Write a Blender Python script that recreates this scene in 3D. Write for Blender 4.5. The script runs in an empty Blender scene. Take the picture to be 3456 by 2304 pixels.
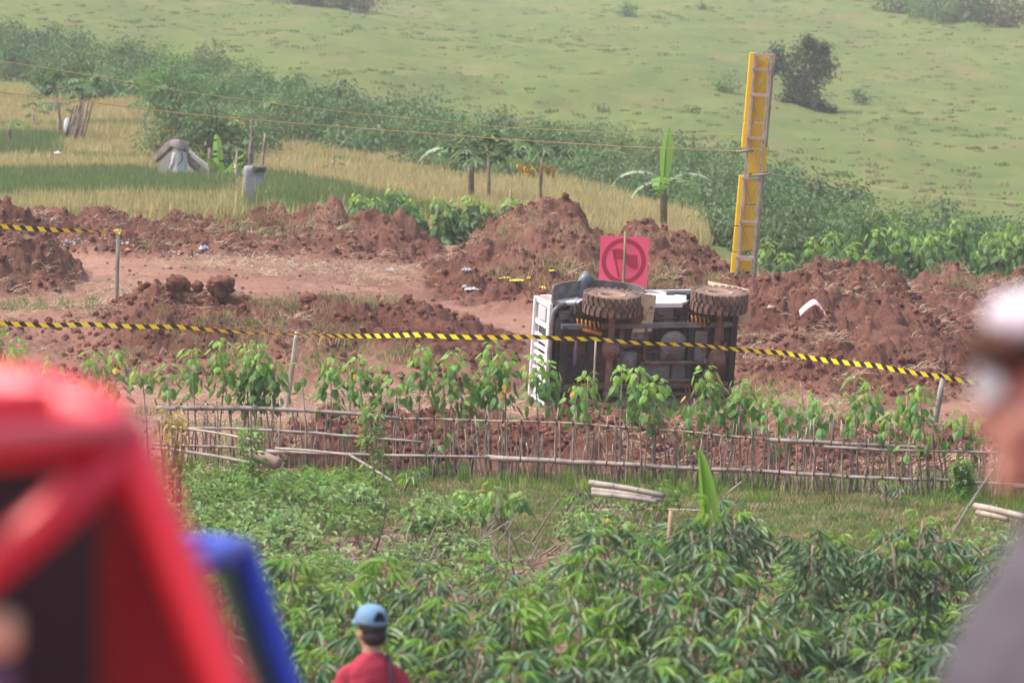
import bpy, math, random
import numpy as np
from mathutils import Vector, Matrix, Euler

sc = bpy.context.scene
R = math.radians
FOC = 19200.0
PITCH = math.atan(865.0 / FOC)
CP, SP = math.cos(PITCH), math.sin(PITCH)

# ------------------------------------------------------------------ camera
cam = bpy.data.cameras.new('camera')
cam.lens = 200.0
cam.sensor_width = 36.0
cam.clip_start = 0.5
cam.clip_end = 3000
cam.dof.use_dof = True
cam.dof.focus_distance = 78.0
cam.dof.aperture_fstop = 4.9
camo = bpy.data.objects.new('camera', cam)
sc.collection.objects.link(camo)
camo.location = (0, 0, 0)
camo.rotation_euler = (math.pi / 2 - PITCH, 0, 0)
sc.camera = camo

# ------------------------------------------------------------------ light
SUN_EL, SUN_AZ = 60.0, -92.0        # azimuth measured from +Y (view direction) towards +X
w = bpy.data.worlds.new('World')
sc.world = w
w.use_nodes = True
wn = w.node_tree
wn.nodes.clear()
sky = wn.nodes.new('ShaderNodeTexSky')
sky.sky_type = 'NISHITA'
sky.sun_disc = False
sky.sun_elevation = R(SUN_EL)
sky.sun_rotation = R(SUN_AZ)
sky.air_density = 1.0
sky.dust_density = 6.0
sky.ozone_density = 1.0
bg = wn.nodes.new('ShaderNodeBackground')
bg.inputs['Strength'].default_value = 0.15
wo = wn.nodes.new('ShaderNodeOutputWorld')
wn.links.new(sky.outputs[0], bg.inputs['Color'])
wn.links.new(bg.outputs[0], wo.inputs['Surface'])
sun = bpy.data.lights.new('sun', 'SUN')
sun.energy = 1.5
sun.angle = R(10)
sun.color = (1.0, 0.93, 0.82)
suno = bpy.data.objects.new('sun', sun)
sc.collection.objects.link(suno)
sd = Vector((math.sin(R(SUN_AZ)) * math.cos(R(SUN_EL)), math.cos(R(SUN_AZ)) * math.cos(R(SUN_EL)), math.sin(R(SUN_EL))))
suno.rotation_euler = sd.to_track_quat('Z', 'Y').to_euler()
suno.location = (0, 0, 60)

sc.view_settings.view_transform = 'Standard'
sc.view_settings.look = 'None'
sc.view_settings.gamma = 1
sc.view_settings.exposure = 1.1
sc.view_settings.use_curve_mapping = False
sc.cycles.use_denoising = True
sc.cycles.max_bounces = 6
sc.cycles.diffuse_bounces = 3
sc.cycles.glossy_bounces = 2
sc.cycles.transmission_bounces = 3
sc.cycles.transparent_max_bounces = 8
sc.cycles.volume_bounces = 1
sc.cycles.volume_step_rate = 4
sc.cycles.caustics_reflective = False
sc.cycles.caustics_refractive = False

rnd = random.Random(7)
nrs = np.random.RandomState(11)


# ------------------------------------------------------------------ projection helpers
def P(u, row, Y):
    """world point seen at photo pixel (u,row) at distance Y"""
    x, y = u - 1728.0, 1152.0 - row
    yc = y * SP + FOC * CP
    zc = y * CP - FOC * SP
    k = Y / yc
    return Vector((x * k, Y, zc * k))


# ------------------------------------------------------------------ numpy noise
def _hash(ix, iy, seed):
    ix = ix.astype(np.int64); iy = iy.astype(np.int64)
    h = (ix * 374761393 + iy * 668265263 + seed * 1442695041) & 0xFFFFFFFF
    h = ((h ^ (h >> 13)) * 1274126177) & 0xFFFFFFFF
    h = (h ^ (h >> 16)) & 0xFFFFFF
    return h / float(0xFFFFFF)


def vn(x, y, seed=0):
    xi, yi = np.floor(x), np.floor(y)
    fx, fy = x - xi, y - yi
    fx = fx * fx * (3 - 2 * fx); fy = fy * fy * (3 - 2 * fy)
    a, b = _hash(xi, yi, seed), _hash(xi + 1, yi, seed)
    c, d = _hash(xi, yi + 1, seed), _hash(xi + 1, yi + 1, seed)
    return (a * (1 - fx) + b * fx) * (1 - fy) + (c * (1 - fx) + d * fx) * fy


def fbm(x, y, oct=4, seed=0):
    s, a, t = 0, 1.0, 0
    for i in range(oct):
        s = s + a * vn(x * 2 ** i + 17.3 * i, y * 2 ** i - 9.1 * i, seed + i)
        t += a
        a *= 0.5
    return s / t


def bumps(x, y, cell, seed, lo=0.25, hi=0.62, dens=0.8):
    """lumps of earth: half balls with random centre and size"""
    x = x / cell; y = y / cell
    xi, yi = np.floor(x), np.floor(y)
    best = np.zeros_like(x)
    for dx in (-1, 0, 1):
        for dy in (-1, 0, 1):
            cx, cy = xi + dx, yi + dy
            px = cx + _hash(cx, cy, seed); py = cy + _hash(cx, cy, seed + 1)
            r = lo + (hi - lo) * _hash(cx, cy, seed + 2)
            r = np.where(_hash(cx, cy, seed + 3) < dens, r, 0)
            d2 = (x - px) ** 2 + (y - py) ** 2
            best = np.maximum(best, np.sqrt(np.maximum(0, r * r - d2)))
    return best * cell


# ------------------------------------------------------------------ terrain
TY = np.array([-60, 3, 6, 11.5, 20, 30, 45, 60, 72, 82, 86, 90, 95, 105, 115, 120, 150, 175, 200, 230, 270, 330, 420, 640.])
TU = np.array([0, 900, 1700, 2300, 2900, 3456.])
TZ = np.array([
    [-1.6] * 6, [-1.65] * 6, [-1.95] * 6, [-2.6] * 6, [-3.7] * 6, [-4.62] * 6, [-4.68] * 6, [-4.68] * 6, [-4.66] * 6, [-4.68] * 6,
    [-4.60, -4.60, -4.60, -4.55, -4.62, -4.66],
    [-3.75, -3.75, -4.2, -4.3, -4.5, -4.55],
    [-3.4, -3.4, -3.75, -3.85, -4.1, -4.3],
    [-3.1, -3.1, -3.35, -3.4, -4.1, -4.35],
    [-3.0, -3.05, -3.2, -3.5, -4.25, -4.5],
    [-2.9, -2.95, -3.15, -3.55, -4.25, -4.5],
    [-2.75, -2.7, -3.2, -3.7, -4.3, -4.65],
    [-2.0, -2.3, -2.95, -3.75, -4.2, -4.7],
    [-1.2, -1.2, -2.3, -3.1, -3.75, -4.2],
    [0.6, -.2, -1.35, -1.8, -2.6, -3.0],
    [3.1, 1.5, .3, 0, -1.2, -1.6],
    [5.4, 3.9, 3.0, 2.8, 2.0, 1.8],
    [9, 7.6, 6.9, 6.9, 6.4, 6.2],
    [19, 18, 17, 17, 17, 17.]])


def H0(X, Y):
    X = np.asarray(X, float); Y = np.asarray(Y, float)
    u = 1728 + FOC * X / np.maximum(Y, 20)
    u = np.clip(u, TU[0], TU[-1])
    yi = np.clip(np.searchsorted(TY, Y, side='right') - 1, 0, len(TY) - 2)
    t = np.clip((Y - TY[yi]) / (TY[yi + 1] - TY[yi]), 0, 1)
    cols = []
    for k in (0, 1):
        row = TZ[yi + k]
        ui = np.clip(np.searchsorted(TU, u, side='right') - 1, 0, len(TU) - 2)
        f = (u - TU[ui]) / (TU[ui + 1] - TU[ui])
        f = f * f * (3 - 2 * f)
        cols.append(np.take_along_axis(row, ui[..., None], -1)[..., 0] * (1 - f) + np.take_along_axis(row, ui[..., None] + 1, -1)[..., 0] * f)
    # cubic-ish easing only near the ends of long spans keeps slopes soft
    z = cols[0] * (1 - t) + cols[1] * t
    return z


RIDGES = [
    # (name, Y, front half width, back half width, [(u,row)...])
    (71.5, 4.2, 4.0, [(700, 1560), (900, 1500), (1000, 1450), (1300, 1400), (1500, 1425), (1700, 1430), (2100, 1445), (2400, 1450), (2700, 1420), (2900, 1455), (3200, 1480), (3500, 1470), (3900, 1500)]),
    (91.0, 4.0, 1.6, [(-600, 1075), (300, 1060), (380, 1020), (450, 995), (560, 985), (640, 1000), (700, 985), (800, 990), (900, 1000), (1000, 1010), (1100, 1005), (1200, 1020), (1300, 1040), (1450, 1025), (1540, 1080), (1700, 1120), (1900, 1200)]),
    (97.0, 3.4, 3.0, [(-500, 640), (-150, 660), (0, 690), (100, 712), (160, 770), (220, 860), (280, 940), (330, 1000)]),
    (108.0, 4.5, 3.5, [(-400, 700), (60, 740), (140, 702), (220, 700), (270, 738), (300, 702), (350, 690), (400, 695), (440, 728), (520, 728), (570, 702), (600, 705), (660, 735), (760, 745), (850, 725), (900, 718), (960, 725), (990, 745), (1050, 705), (1100, 690), (1125, 684), (1150, 705), (1180, 750), (1240, 738), (1300, 728), (1350, 750), (1420, 815), (1500, 850)]),
    (104.0, 9.0, 4.5, [(1440, 880), (1520, 850), (1600, 805), (1680, 780), (1760, 735), (1830, 704), (1900, 698), (1950, 705), (1985, 745), (2040, 785), (2090, 800), (2140, 768), (2190, 755), (2250, 768), (2310, 795), (2370, 850), (2430, 890), (2500, 950), (2560, 1000)]),
    (97.0, 13.0, 4.5, [(2300, 1000), (2450, 958), (2520, 945), (2600, 918), (2680, 900), (2740, 876), (2800, 890), (2850, 872), (2900, 895), (2960, 920), (3030, 940), (3060, 975), (3150, 1050), (3300, 1120), (3456, 1180), (3800, 1220)]),
    (106.0, 8.0, 4.0, [(2900, 1000), (3080, 960), (3140, 925), (3180, 930), (3215, 892), (3250, 905), (3290, 945), (3380, 935), (3456, 900), (3560, 860), (3900, 900)]),
]


def ridge_add(X, Y):
    X = np.asarray(X, float); Y = np.asarray(Y, float)
    tot = np.zeros_like(X); mask = np.zeros_like(X)
    for (Yr, wf, wb, pts) in RIDGES:
        us = np.array([p[0] for p in pts], float); rs = np.array([p[1] for p in pts], float)
        wob = (fbm(X * .35 + 3, Y * 0 + Yr, 2, 31) - .5) * 1.2
        t = np.where(Y < Yr + wob, (Yr + wob - Y) / wf, (Y - Yr - wob) / wb)
        sel = t < 1
        u = 1728 + FOC * X / np.maximum(Y, 20)
        uc = 1728 + FOC * X / Yr
        row = np.interp(uc, us, rs)
        zc = -(row - 287.0) / FOC * Yr
        hb = H0(X, np.full_like(X, Yr))
        edge = np.clip((uc - us[0] + 60) / 90, 0, 1) * np.clip((us[-1] + 60 - uc) / 90, 0, 1)
        pr = np.clip(1 - t, 0, 1)
        pr = np.where(Y < Yr, pr ** .85, pr)
        h = np.maximum(0, zc - hb) * edge * pr
        h = np.where(sel, h, 0)
        tot = np.maximum(tot, h)
        mask = np.maximum(mask, np.clip(h / .12, 0, 1))
    return tot, mask


def edge_fade(X, Y):
    return np.clip((Y - 67.3) / 1.2, 0, 1) * np.clip((114.5 - Y) / 1.5, 0, 1)


def soil(X, Y):
    X = np.asarray(X, float); Y = np.asarray(Y, float)
    add, mask = ridge_add(X, Y)
    # left bank front face is loose earth as well
    bank = np.clip((Y - 85.5) / 1, 0, 1) * np.clip((91.5 - Y) / 1.5, 0, 1) * np.clip((.01 - X / Y) / .02, 0, 1)
    near = np.clip((75 - Y) / 3, 0, 1) * np.clip((X / Y + .05) / .015, 0, 1)
    m = np.maximum(np.maximum(mask, bank * .45), near * .8)
    soft = .35 + .65 * fbm(X * .25, Y * .25, 2, 77) * 1.3
    ef = edge_fade(X, Y)
    wx = X + (fbm(X * 1.7, Y * 1.7, 3, 5) - .5) * .5
    wy = Y + (fbm(X * 1.7, Y * 1.7, 3, 9) - .5) * .7
    d = (bumps(wx, wy * .8, .95, 101, dens=.6) * .42 + bumps(wx + 5, wy, .42, 202, dens=.7) * .70 + bumps(wx - 3, wy, .20, 303, dens=.7) * .85 + bumps(wx, wy + 7, .11, 404, dens=.75) * .9 + bumps(wx + 2, wy + 3, .065, 606, dens=.6) * .9)
    d = d + (fbm(X * .9, Y * .9, 4, 55) - .5) * .42
    small = bumps(wx, wy, .16, 505, dens=.25) * .25 + (fbm(X * 3, Y * 3, 3, 66) - .5) * .05
    rut = .04 * np.sin((Y - .25 * X) * 3.1 + 2 * fbm(X * .2, Y * .2, 2, 3))
    z = H0(X, Y) + (add + (d - .16) * m * soft + (small + rut * .6) * (1 - m)) * ef
    return z, m


def Hs(x, y):
    """height of whatever ground lies at x,y (scalar)"""
    if 67.3 < y < 114.5 and abs(x) < .16 * y:
        return float(soil(np.array([x]), np.array([y]))[0][0])
    return float(H0(np.array([x]), np.array([y]))[0])


def on_ground(u, row, y0=112, y1=520, soily=False):
    """where the line of sight through (u,row) meets the ground between y0 and y1"""
    Ys = np.linspace(y0, y1, 1200)
    pts = [P(u, row, 1.0)]
    X = pts[0].x * Ys; Z = pts[0].z * Ys
    G = soil(X, Ys)[0] if soily else H0(X, Ys)
    k = np.argmax(G >= Z)
    if G[k] < Z[k]:
        return None
    return Vector((X[k], Ys[k], G[k]))


# ------------------------------------------------------------------ materials
MATS = {}


def mat(name, c1, c2=None, scale=4.0, rough=.85, bump=0.0, bscale=30.0, transl=0.0, objvar=0.0, spec=.3, metal=0.0, c3=None, s3=1.0, t3=.55, coords='Object', stretch=None, coat=0.0, tcol=None):
    if name in MATS:
        return MATS[name]
    m = bpy.data.materials.new(name); m.use_nodes = True
    n = m.node_tree; N = n.nodes; L = n.links
    N.clear()
    out = N.new('ShaderNodeOutputMaterial')
    b = N.new('ShaderNodeBsdfPrincipled')
    b.inputs['Roughness'].default_value = rough
    b.inputs['Specular IOR Level'].default_value = spec
    b.inputs['Metallic'].default_value = metal
    b.inputs['Coat Weight'].default_value = coat
    tc = N.new('ShaderNodeTexCoord')
    vec = tc.outputs[coords]
    if stretch:
        mp = N.new('ShaderNodeMapping'); mp.inputs['Scale'].default_value = stretch
        L.new(vec, mp.inputs['Vector']); vec = mp.outputs[0]
    col = None
    if c2 is not None:
        nz = N.new('ShaderNodeTexNoise'); nz.inputs['Scale'].default_value = scale; nz.inputs['Detail'].default_value = 5
        L.new(vec, nz.inputs['Vector'])
        rp = N.new('ShaderNodeValToRGB')
        rp.color_ramp.elements[0].position = .35; rp.color_ramp.elements[0].color = (*c1, 1)
        rp.color_ramp.elements[1].position = .65; rp.color_ramp.elements[1].color = (*c2, 1)
        L.new(nz.outputs['Fac'], rp.inputs[0])
        col = rp.outputs[0]
    if c3 is not None:
        nz = N.new('ShaderNodeTexNoise'); nz.inputs['Scale'].default_value = s3; nz.inputs['Detail'].default_value = 6
        L.new(vec, nz.inputs['Vector'])
        rp = N.new('ShaderNodeValToRGB')
        rp.color_ramp.elements[0].position = t3; rp.color_ramp.elements[0].color = (0, 0, 0, 1)
        rp.color_ramp.elements[1].position = t3 + .12; rp.color_ramp.elements[1].color = (1, 1, 1, 1)
        L.new(nz.outputs['Fac'], rp.inputs[0])
        mx = N.new('ShaderNodeMix'); mx.data_type = 'RGBA'
        L.new(rp.outputs[0], mx.inputs[0])
        if col is not None:
            L.new(col, mx.inputs[6])
        else:
            mx.inputs[6].default_value = (*c1, 1)
        mx.inputs[7].default_value = (*c3, 1)
        col = mx.outputs[2]
    if objvar > 0:
        oi = N.new('ShaderNodeObjectInfo')
        hs = N.new('ShaderNodeHueSaturation')
        mr = N.new('ShaderNodeMapRange'); mr.inputs['To Min'].default_value = 1 - objvar; mr.inputs['To Max'].default_value = 1 + objvar
        L.new(oi.outputs['Random'], mr.inputs['Value']); L.new(mr.outputs[0], hs.inputs['Value'])
        mr2 = N.new('ShaderNodeMapRange'); mr2.inputs['To Min'].default_value = .5 - objvar * .06; mr2.inputs['To Max'].default_value = .5 + objvar * .05
        mu = N.new('ShaderNodeMath'); mu.operation = 'MULTIPLY'; mu.inputs[1].default_value = 7.31
        fr = N.new('ShaderNodeMath'); fr.operation = 'FRACT'
        L.new(oi.outputs['Random'], mu.inputs[0]); L.new(mu.outputs[0], fr.inputs[0]); L.new(fr.outputs[0], mr2.inputs['Value'])
        L.new(mr2.outputs[0], hs.inputs['Hue'])
        if col is not None:
            L.new(col, hs.inputs['Color'])
        else:
            hs.inputs['Color'].default_value = (*c1, 1)
        col = hs.outputs[0]
    if col is not None:
        L.new(col, b.inputs['Base Color'])
    else:
        b.inputs['Base Color'].default_value = (*c1, 1)
    if bump > 0:
        nz = N.new('ShaderNodeTexNoise'); nz.inputs['Scale'].default_value = bscale; nz.inputs['Detail'].default_value = 6
        L.new(vec, nz.inputs['Vector'])
        bp = N.new('ShaderNodeBump'); bp.inputs['Strength'].default_value = 1; bp.inputs['Distance'].default_value = bump
        L.new(nz.outputs['Fac'], bp.inputs['Height']); L.new(bp.outputs[0], b.inputs['Normal'])
    sh = b.outputs[0]
    if transl > 0:
        t = N.new('ShaderNodeBsdfTranslucent')
        if tcol is None:
            hs2 = N.new('ShaderNodeHueSaturation'); hs2.inputs['Hue'].default_value = .485; hs2.inputs['Value'].default_value = 1.5; hs2.inputs['Saturation'].default_value = 1.1
            if col is not None:
                L.new(col, hs2.inputs['Color'])
            else:
                hs2.inputs['Color'].default_value = (*c1, 1)
            L.new(hs2.outputs[0], t.inputs['Color'])
        else:
            t.inputs['Color'].default_value = (*tcol, 1)
        mxs = N.new('ShaderNodeMixShader'); mxs.inputs[0].default_value = transl
        L.new(b.outputs[0], mxs.inputs[1]); L.new(t.outputs[0], mxs.inputs[2]); sh = mxs.outputs[0]
    L.new(sh, out.inputs['Surface'])
    MATS[name] = m
    return m


def soil_material():
    m = bpy.data.materials.new('laterite_soil'); m.use_nodes = True
    N = m.node_tree.nodes; L = m.node_tree.links
    b = N['Principled BSDF']; b.inputs['Roughness'].default_value = .95; b.inputs['Specular IOR Level'].default_value = .15
    tc = N.new('ShaderNodeTexCoord'); at = N.new('ShaderNodeAttribute'); at.attribute_name = 'rough'

    def noise(s, d=6):
        q = N.new('ShaderNodeTexNoise'); q.inputs['Scale'].default_value = s; q.inputs['Detail'].default_value = d
        L.new(tc.outputs['Object'], q.inputs['Vector']); return q.outputs['Fac']

    def ramp(f, p0, c0, p1, c1):
        r = N.new('ShaderNodeValToRGB'); e = r.color_ramp.elements
        e[0].position = p0; e[0].color = (*c0, 1); e[1].position = p1; e[1].color = (*c1, 1)
        L.new(f, r.inputs[0]); return r.outputs[0]

    def mix(f, a, c):
        q = N.new('ShaderNodeMix'); q.data_type = 'RGBA'
        if hasattr(f, 'name'): L.new(f, q.inputs[0])
        else: q.inputs[0].default_value = f
        for v, i in ((a, 6), (c, 7)):
            if isinstance(v, tuple): q.inputs[i].default_value = (*v, 1)
            else: L.new(v, q.inputs[i])
        return q.outputs[2]
    clod = ramp(noise(1.3), .35, (.070, .025, .016), .68, (.172, .064, .041))
    fine = ramp(noise(16), .3, (.050, .020, .014), .7, (.235, .110, .080))
    clod = mix(.45, clod, fine)
    track = ramp(noise(.7), .35, (.27, .135, .095), .65, (.40, .235, .17))
    track = mix(.35, track, ramp(noise(9), .3, (.2, .09, .065), .7, (.47, .29, .23)))
    col = mix(at.outputs['Fac'], track, clod)
    straw = ramp(noise(5.5, 8), .60, (0, 0, 0), .70, (1, 1, 1))
    dry = ramp(noise(.45, 3), .48, (0, 0, 0), .62, (.75, .75, .75))
    mm = N.new('ShaderNodeMath'); mm.operation = 'MULTIPLY'; L.new(straw, mm.inputs[0]); L.new(dry, mm.inputs[1])
    col = mix(mm.outputs[0], col, (.30, .24, .13))
    L.new(col, b.inputs['Base Color'])
    bp = N.new('ShaderNodeBump'); bp.inputs['Distance'].default_value = .06; bp.inputs['Strength'].default_value = 1
    vz = N.new('ShaderNodeTexNoise'); vz.inputs['Scale'].default_value = 22; vz.inputs['Detail'].default_value = 9; vz.inputs['Roughness'].default_value = .7
    L.new(tc.outputs['Object'], vz.inputs['Vector'])
    L.new(vz.outputs['Fac'], bp.inputs['Height']); L.new(bp.outputs[0], b.inputs['Normal'])
    return m


def hill_material():
    m = bpy.data.materials.new('hill_grass'); m.use_nodes = True
    N = m.node_tree.nodes; L = m.node_tree.links
    b = N['Principled BSDF']; b.inputs['Roughness'].default_value = .95; b.inputs['Specular IOR Level'].default_value = .1
    tc = N.new('ShaderNodeTexCoord')

    def noise(s, d=6, st=(1, 1, 1)):
        mp = N.new('ShaderNodeMapping'); mp.inputs['Scale'].default_value = st
        L.new(tc.outputs['Object'], mp.inputs['Vector'])
        q = N.new('ShaderNodeTexNoise'); q.inputs['Scale'].default_value = s; q.inputs['Detail'].default_value = d
        q.inputs['Roughness'].default_value = .6
        L.new(mp.outputs[0], q.inputs['Vector']); return q.outputs['Fac']

    def ramp(f, stops):
        r = N.new('ShaderNodeValToRGB'); e = r.color_ramp.elements
        while len(e) < len(stops): e.new(.5)
        for k, (p, c) in enumerate(stops):
            e[k].position = p; e[k].color = (*c, 1)
        L.new(f, r.inputs[0]); return r.outputs[0]

    def mix(f, a, c):
        q = N.new('ShaderNodeMix'); q.data_type = 'RGBA'; L.new(f, q.inputs[0]); L.new(a, q.inputs[6])
        if isinstance(c, tuple): q.inputs[7].default_value = (*c, 1)
        else: L.new(c, q.inputs[7])
        return q.outputs[2]
    g = ramp(noise(.22, 8, (1, .35, 1)), [(.3, (.080, .115, .032)), (.5, (.106, .138, .038)), (.72, (.135, .155, .048))])
    dk = ramp(noise(.9, 8, (1, .22, 1)), [(.47, (0, 0, 0)), (.75, (.85, .85, .85))])
    g = mix(dk, g, (.07, .105, .036))
    br = ramp(noise(.35, 9, (1, .3, 1)), [(.52, (0, 0, 0)), (.75, (.7, .7, .7))])
    g = mix(br, g, (.18, .135, .07))
    L.new(g, b.inputs['Base Color'])
    bp = N.new('ShaderNodeBump'); bp.inputs['Distance'].default_value = .25; bp.inputs['Strength'].default_value = .7
    L.new(noise(1.6, 8), bp.inputs['Height']); L.new(bp.outputs[0], b.inputs['Normal'])
    return m


# ------------------------------------------------------------------ mesh builder
class MB:
    def __init__(s):
        s.v = []; s.f = []

    def add(s, vs, fs):
        k = len(s.v); s.v += [tuple(p) for p in vs]; s.f += [tuple(i + k for i in f) for f in fs]; return s

    def box(s, c, size, rot=None):
        hx, hy, hz = [q / 2 for q in size]
        pts = [Vector((x, y, z)) for x in (-hx, hx) for y in (-hy, hy) for z in (-hz, hz)]
        if rot is not None:
            M = Euler(rot).to_matrix(); pts = [M @ p for p in pts]
        c = Vector(c)
        return s.add([p + c for p in pts], [(0, 1, 3, 2), (4, 6, 7, 5), (0, 4, 5, 1), (2, 3, 7, 6), (0, 2, 6, 4), (1, 5, 7, 3)])

    def tube(s, pts, rad, seg=8, caps=True, flat=1.0):
        pts = [Vector(p) for p in pts]; n = len(pts)
        if not hasattr(rad, '__len__'): rad = [rad] * n
        vs = []; fs = []; up = None
        for i, p in enumerate(pts):
            t = (pts[min(i + 1, n - 1)] - pts[max(i - 1, 0)]).normalized()
            if up is None:
                up = Vector((0, 0, 1)) if abs(t.z) < .9 else Vector((0, 1, 0))
            a = t.cross(up)
            if a.length < 1e-5: a = t.cross(Vector((1, 0, 0)))
            a.normalize(); bb = a.cross(t).normalized(); up = bb
            for k in range(seg):
                th = 2 * math.pi * k / seg
                vs.append(p + a * (math.cos(th) * rad[i]) + bb * (math.sin(th) * rad[i] * flat))
        for i in range(n - 1):
            for k in range(seg):
                k2 = (k + 1) % seg
                fs.append((i * seg + k, i * seg + k2, (i + 1) * seg + k2, (i + 1) * seg + k))
        if caps:
            fs.append(tuple(range(seg - 1, -1, -1))); fs.append(tuple((n - 1) * seg + k for k in range(seg)))
        return s.add(vs, fs)

    def ell(s, c, r, nu=16, nv=10, rot=None):
        c = Vector(c); vs = []; fs = []
        M = Euler(rot).to_matrix() if rot is not None else None
        for j in range(nv + 1):
            ph = math.pi * j / nv
            for i in range(nu):
                th = 2 * math.pi * i / nu
                p = Vector((r[0] * math.sin(ph) * math.cos(th), r[1] * math.sin(ph) * math.sin(th), r[2] * math.cos(ph)))
                if M: p = M @ p
                vs.append(c + p)
        for j in range(nv):
            for i in range(nu):
                i2 = (i + 1) % nu
                if j == 0: fs.append((i, nu + i, nu + i2))
                elif j == nv - 1: fs.append((j * nu + i, (j + 1) * nu + i, j * nu + i2))
                else: fs.append((j * nu + i, (j + 1) * nu + i, (j + 1) * nu + i2, j * nu + i2))
        return s.add(vs, fs)

    def prism(s, poly, fn, t0, t1):
        """poly of 2-D points, fn(a,b,t)->3-D, extruded from t0 to t1"""
        n = len(poly)
        vs = [fn(a, b, t0) for a, b in poly] + [fn(a, b, t1) for a, b in poly]
        fs = [tuple(range(n)), tuple(range(2 * n - 1, n - 1, -1))] + [(i, i + n, (i + 1) % n + n, (i + 1) % n) for i in range(n)]
        return s.add(vs, fs)

    def loft(s, rings, caps=True):
        n = len(rings[0]); vs = [p for r in rings for p in r]; fs = []
        for i in range(len(rings) - 1):
            for k in range(n):
                k2 = (k + 1) % n
                fs.append((i * n + k, i * n + k2, (i + 1) * n + k2, (i + 1) * n + k))
        if caps:
            fs.append(tuple(range(n - 1, -1, -1))); fs.append(tuple((len(rings) - 1) * n + k for k in range(n)))
        return s.add(vs, fs)

    def mesh(s, name, m=None, smooth=False, off=None):
        me = bpy.data.meshes.new(name)
        v = s.v if off is None else [(a - off[0], b - off[1], c - off[2]) for a, b, c in s.v]
        me.from_pydata(v, [], s.f); me.update()
        if smooth: me.polygons.foreach_set('use_smooth', [True] * len(me.polygons))
        if m: me.materials.append(m)
        return me

    def build(s, name, m=None, parent=None, smooth=False, bevel=0.0, world=True):
        off = parent.location if (parent is not None and world) else None
        o = bpy.data.objects.new(name, s.mesh(name, m, smooth, off)); sc.collection.objects.link(o)
        if parent is not None: o.parent = parent
        if bevel > 0:
            b = o.modifiers.new('bevel', 'BEVEL'); b.width = bevel; b.segments = 2; b.limit_method = 'ANGLE'; b.angle_limit = R(40)
        return o


def tag(o, label=None, cat=None, group=None, kind=None):
    if label: o['label'] = label
    if cat: o['category'] = cat
    if group: o['group'] = group
    if kind: o['kind'] = kind
    return o


def thing(name, label, cat, loc=(0, 0, 0), rot=(0, 0, 0), group=None):
    o = bpy.data.objects.new(name, None); o.empty_display_size = .1
    sc.collection.objects.link(o); o.location = loc; o.rotation_euler = rot
    return tag(o, label, cat, group)


def put(name, me, parent, loc=(0, 0, 0), rot=(0, 0, 0), scale=1.0):
    o = bpy.data.objects.new(name, me); sc.collection.objects.link(o)
    o.parent = parent; o.location = loc; o.rotation_euler = rot
    o.scale = (scale,) * 3 if not hasattr(scale, '__len__') else scale
    return o


def grid_mesh(name, X, Y, Z, m, attr=None, smooth=True):
    nr, nc = X.shape
    me = bpy.data.meshes.new(name)
    co = np.stack([X, Y, Z], -1).reshape(-1, 3).astype(np.float32)
    idx = np.arange(nr * nc).reshape(nr, nc)
    q = np.stack([idx[:-1, :-1], idx[:-1, 1:], idx[1:, 1:], idx[1:, :-1]], -1).reshape(-1, 4)
    me.vertices.add(len(co)); me.vertices.foreach_set('co', co.ravel())
    me.loops.add(q.size); me.loops.foreach_set('vertex_index', q.ravel().astype(np.int32))
    me.polygons.add(len(q)); me.polygons.foreach_set('loop_start', np.arange(0, q.size, 4, dtype=np.int32))
    me.update(); me.validate()
    me.polygons.foreach_set('use_smooth', np.full(len(q), smooth))
    if attr is not None:
        for k, a in attr.items():
            at = me.attributes.new(k, 'FLOAT', 'POINT'); at.data.foreach_set('value', a.ravel().astype(np.float32))
    me.materials.append(m)
    o = bpy.data.objects.new(name, me); sc.collection.objects.link(o)
    return o


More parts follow.
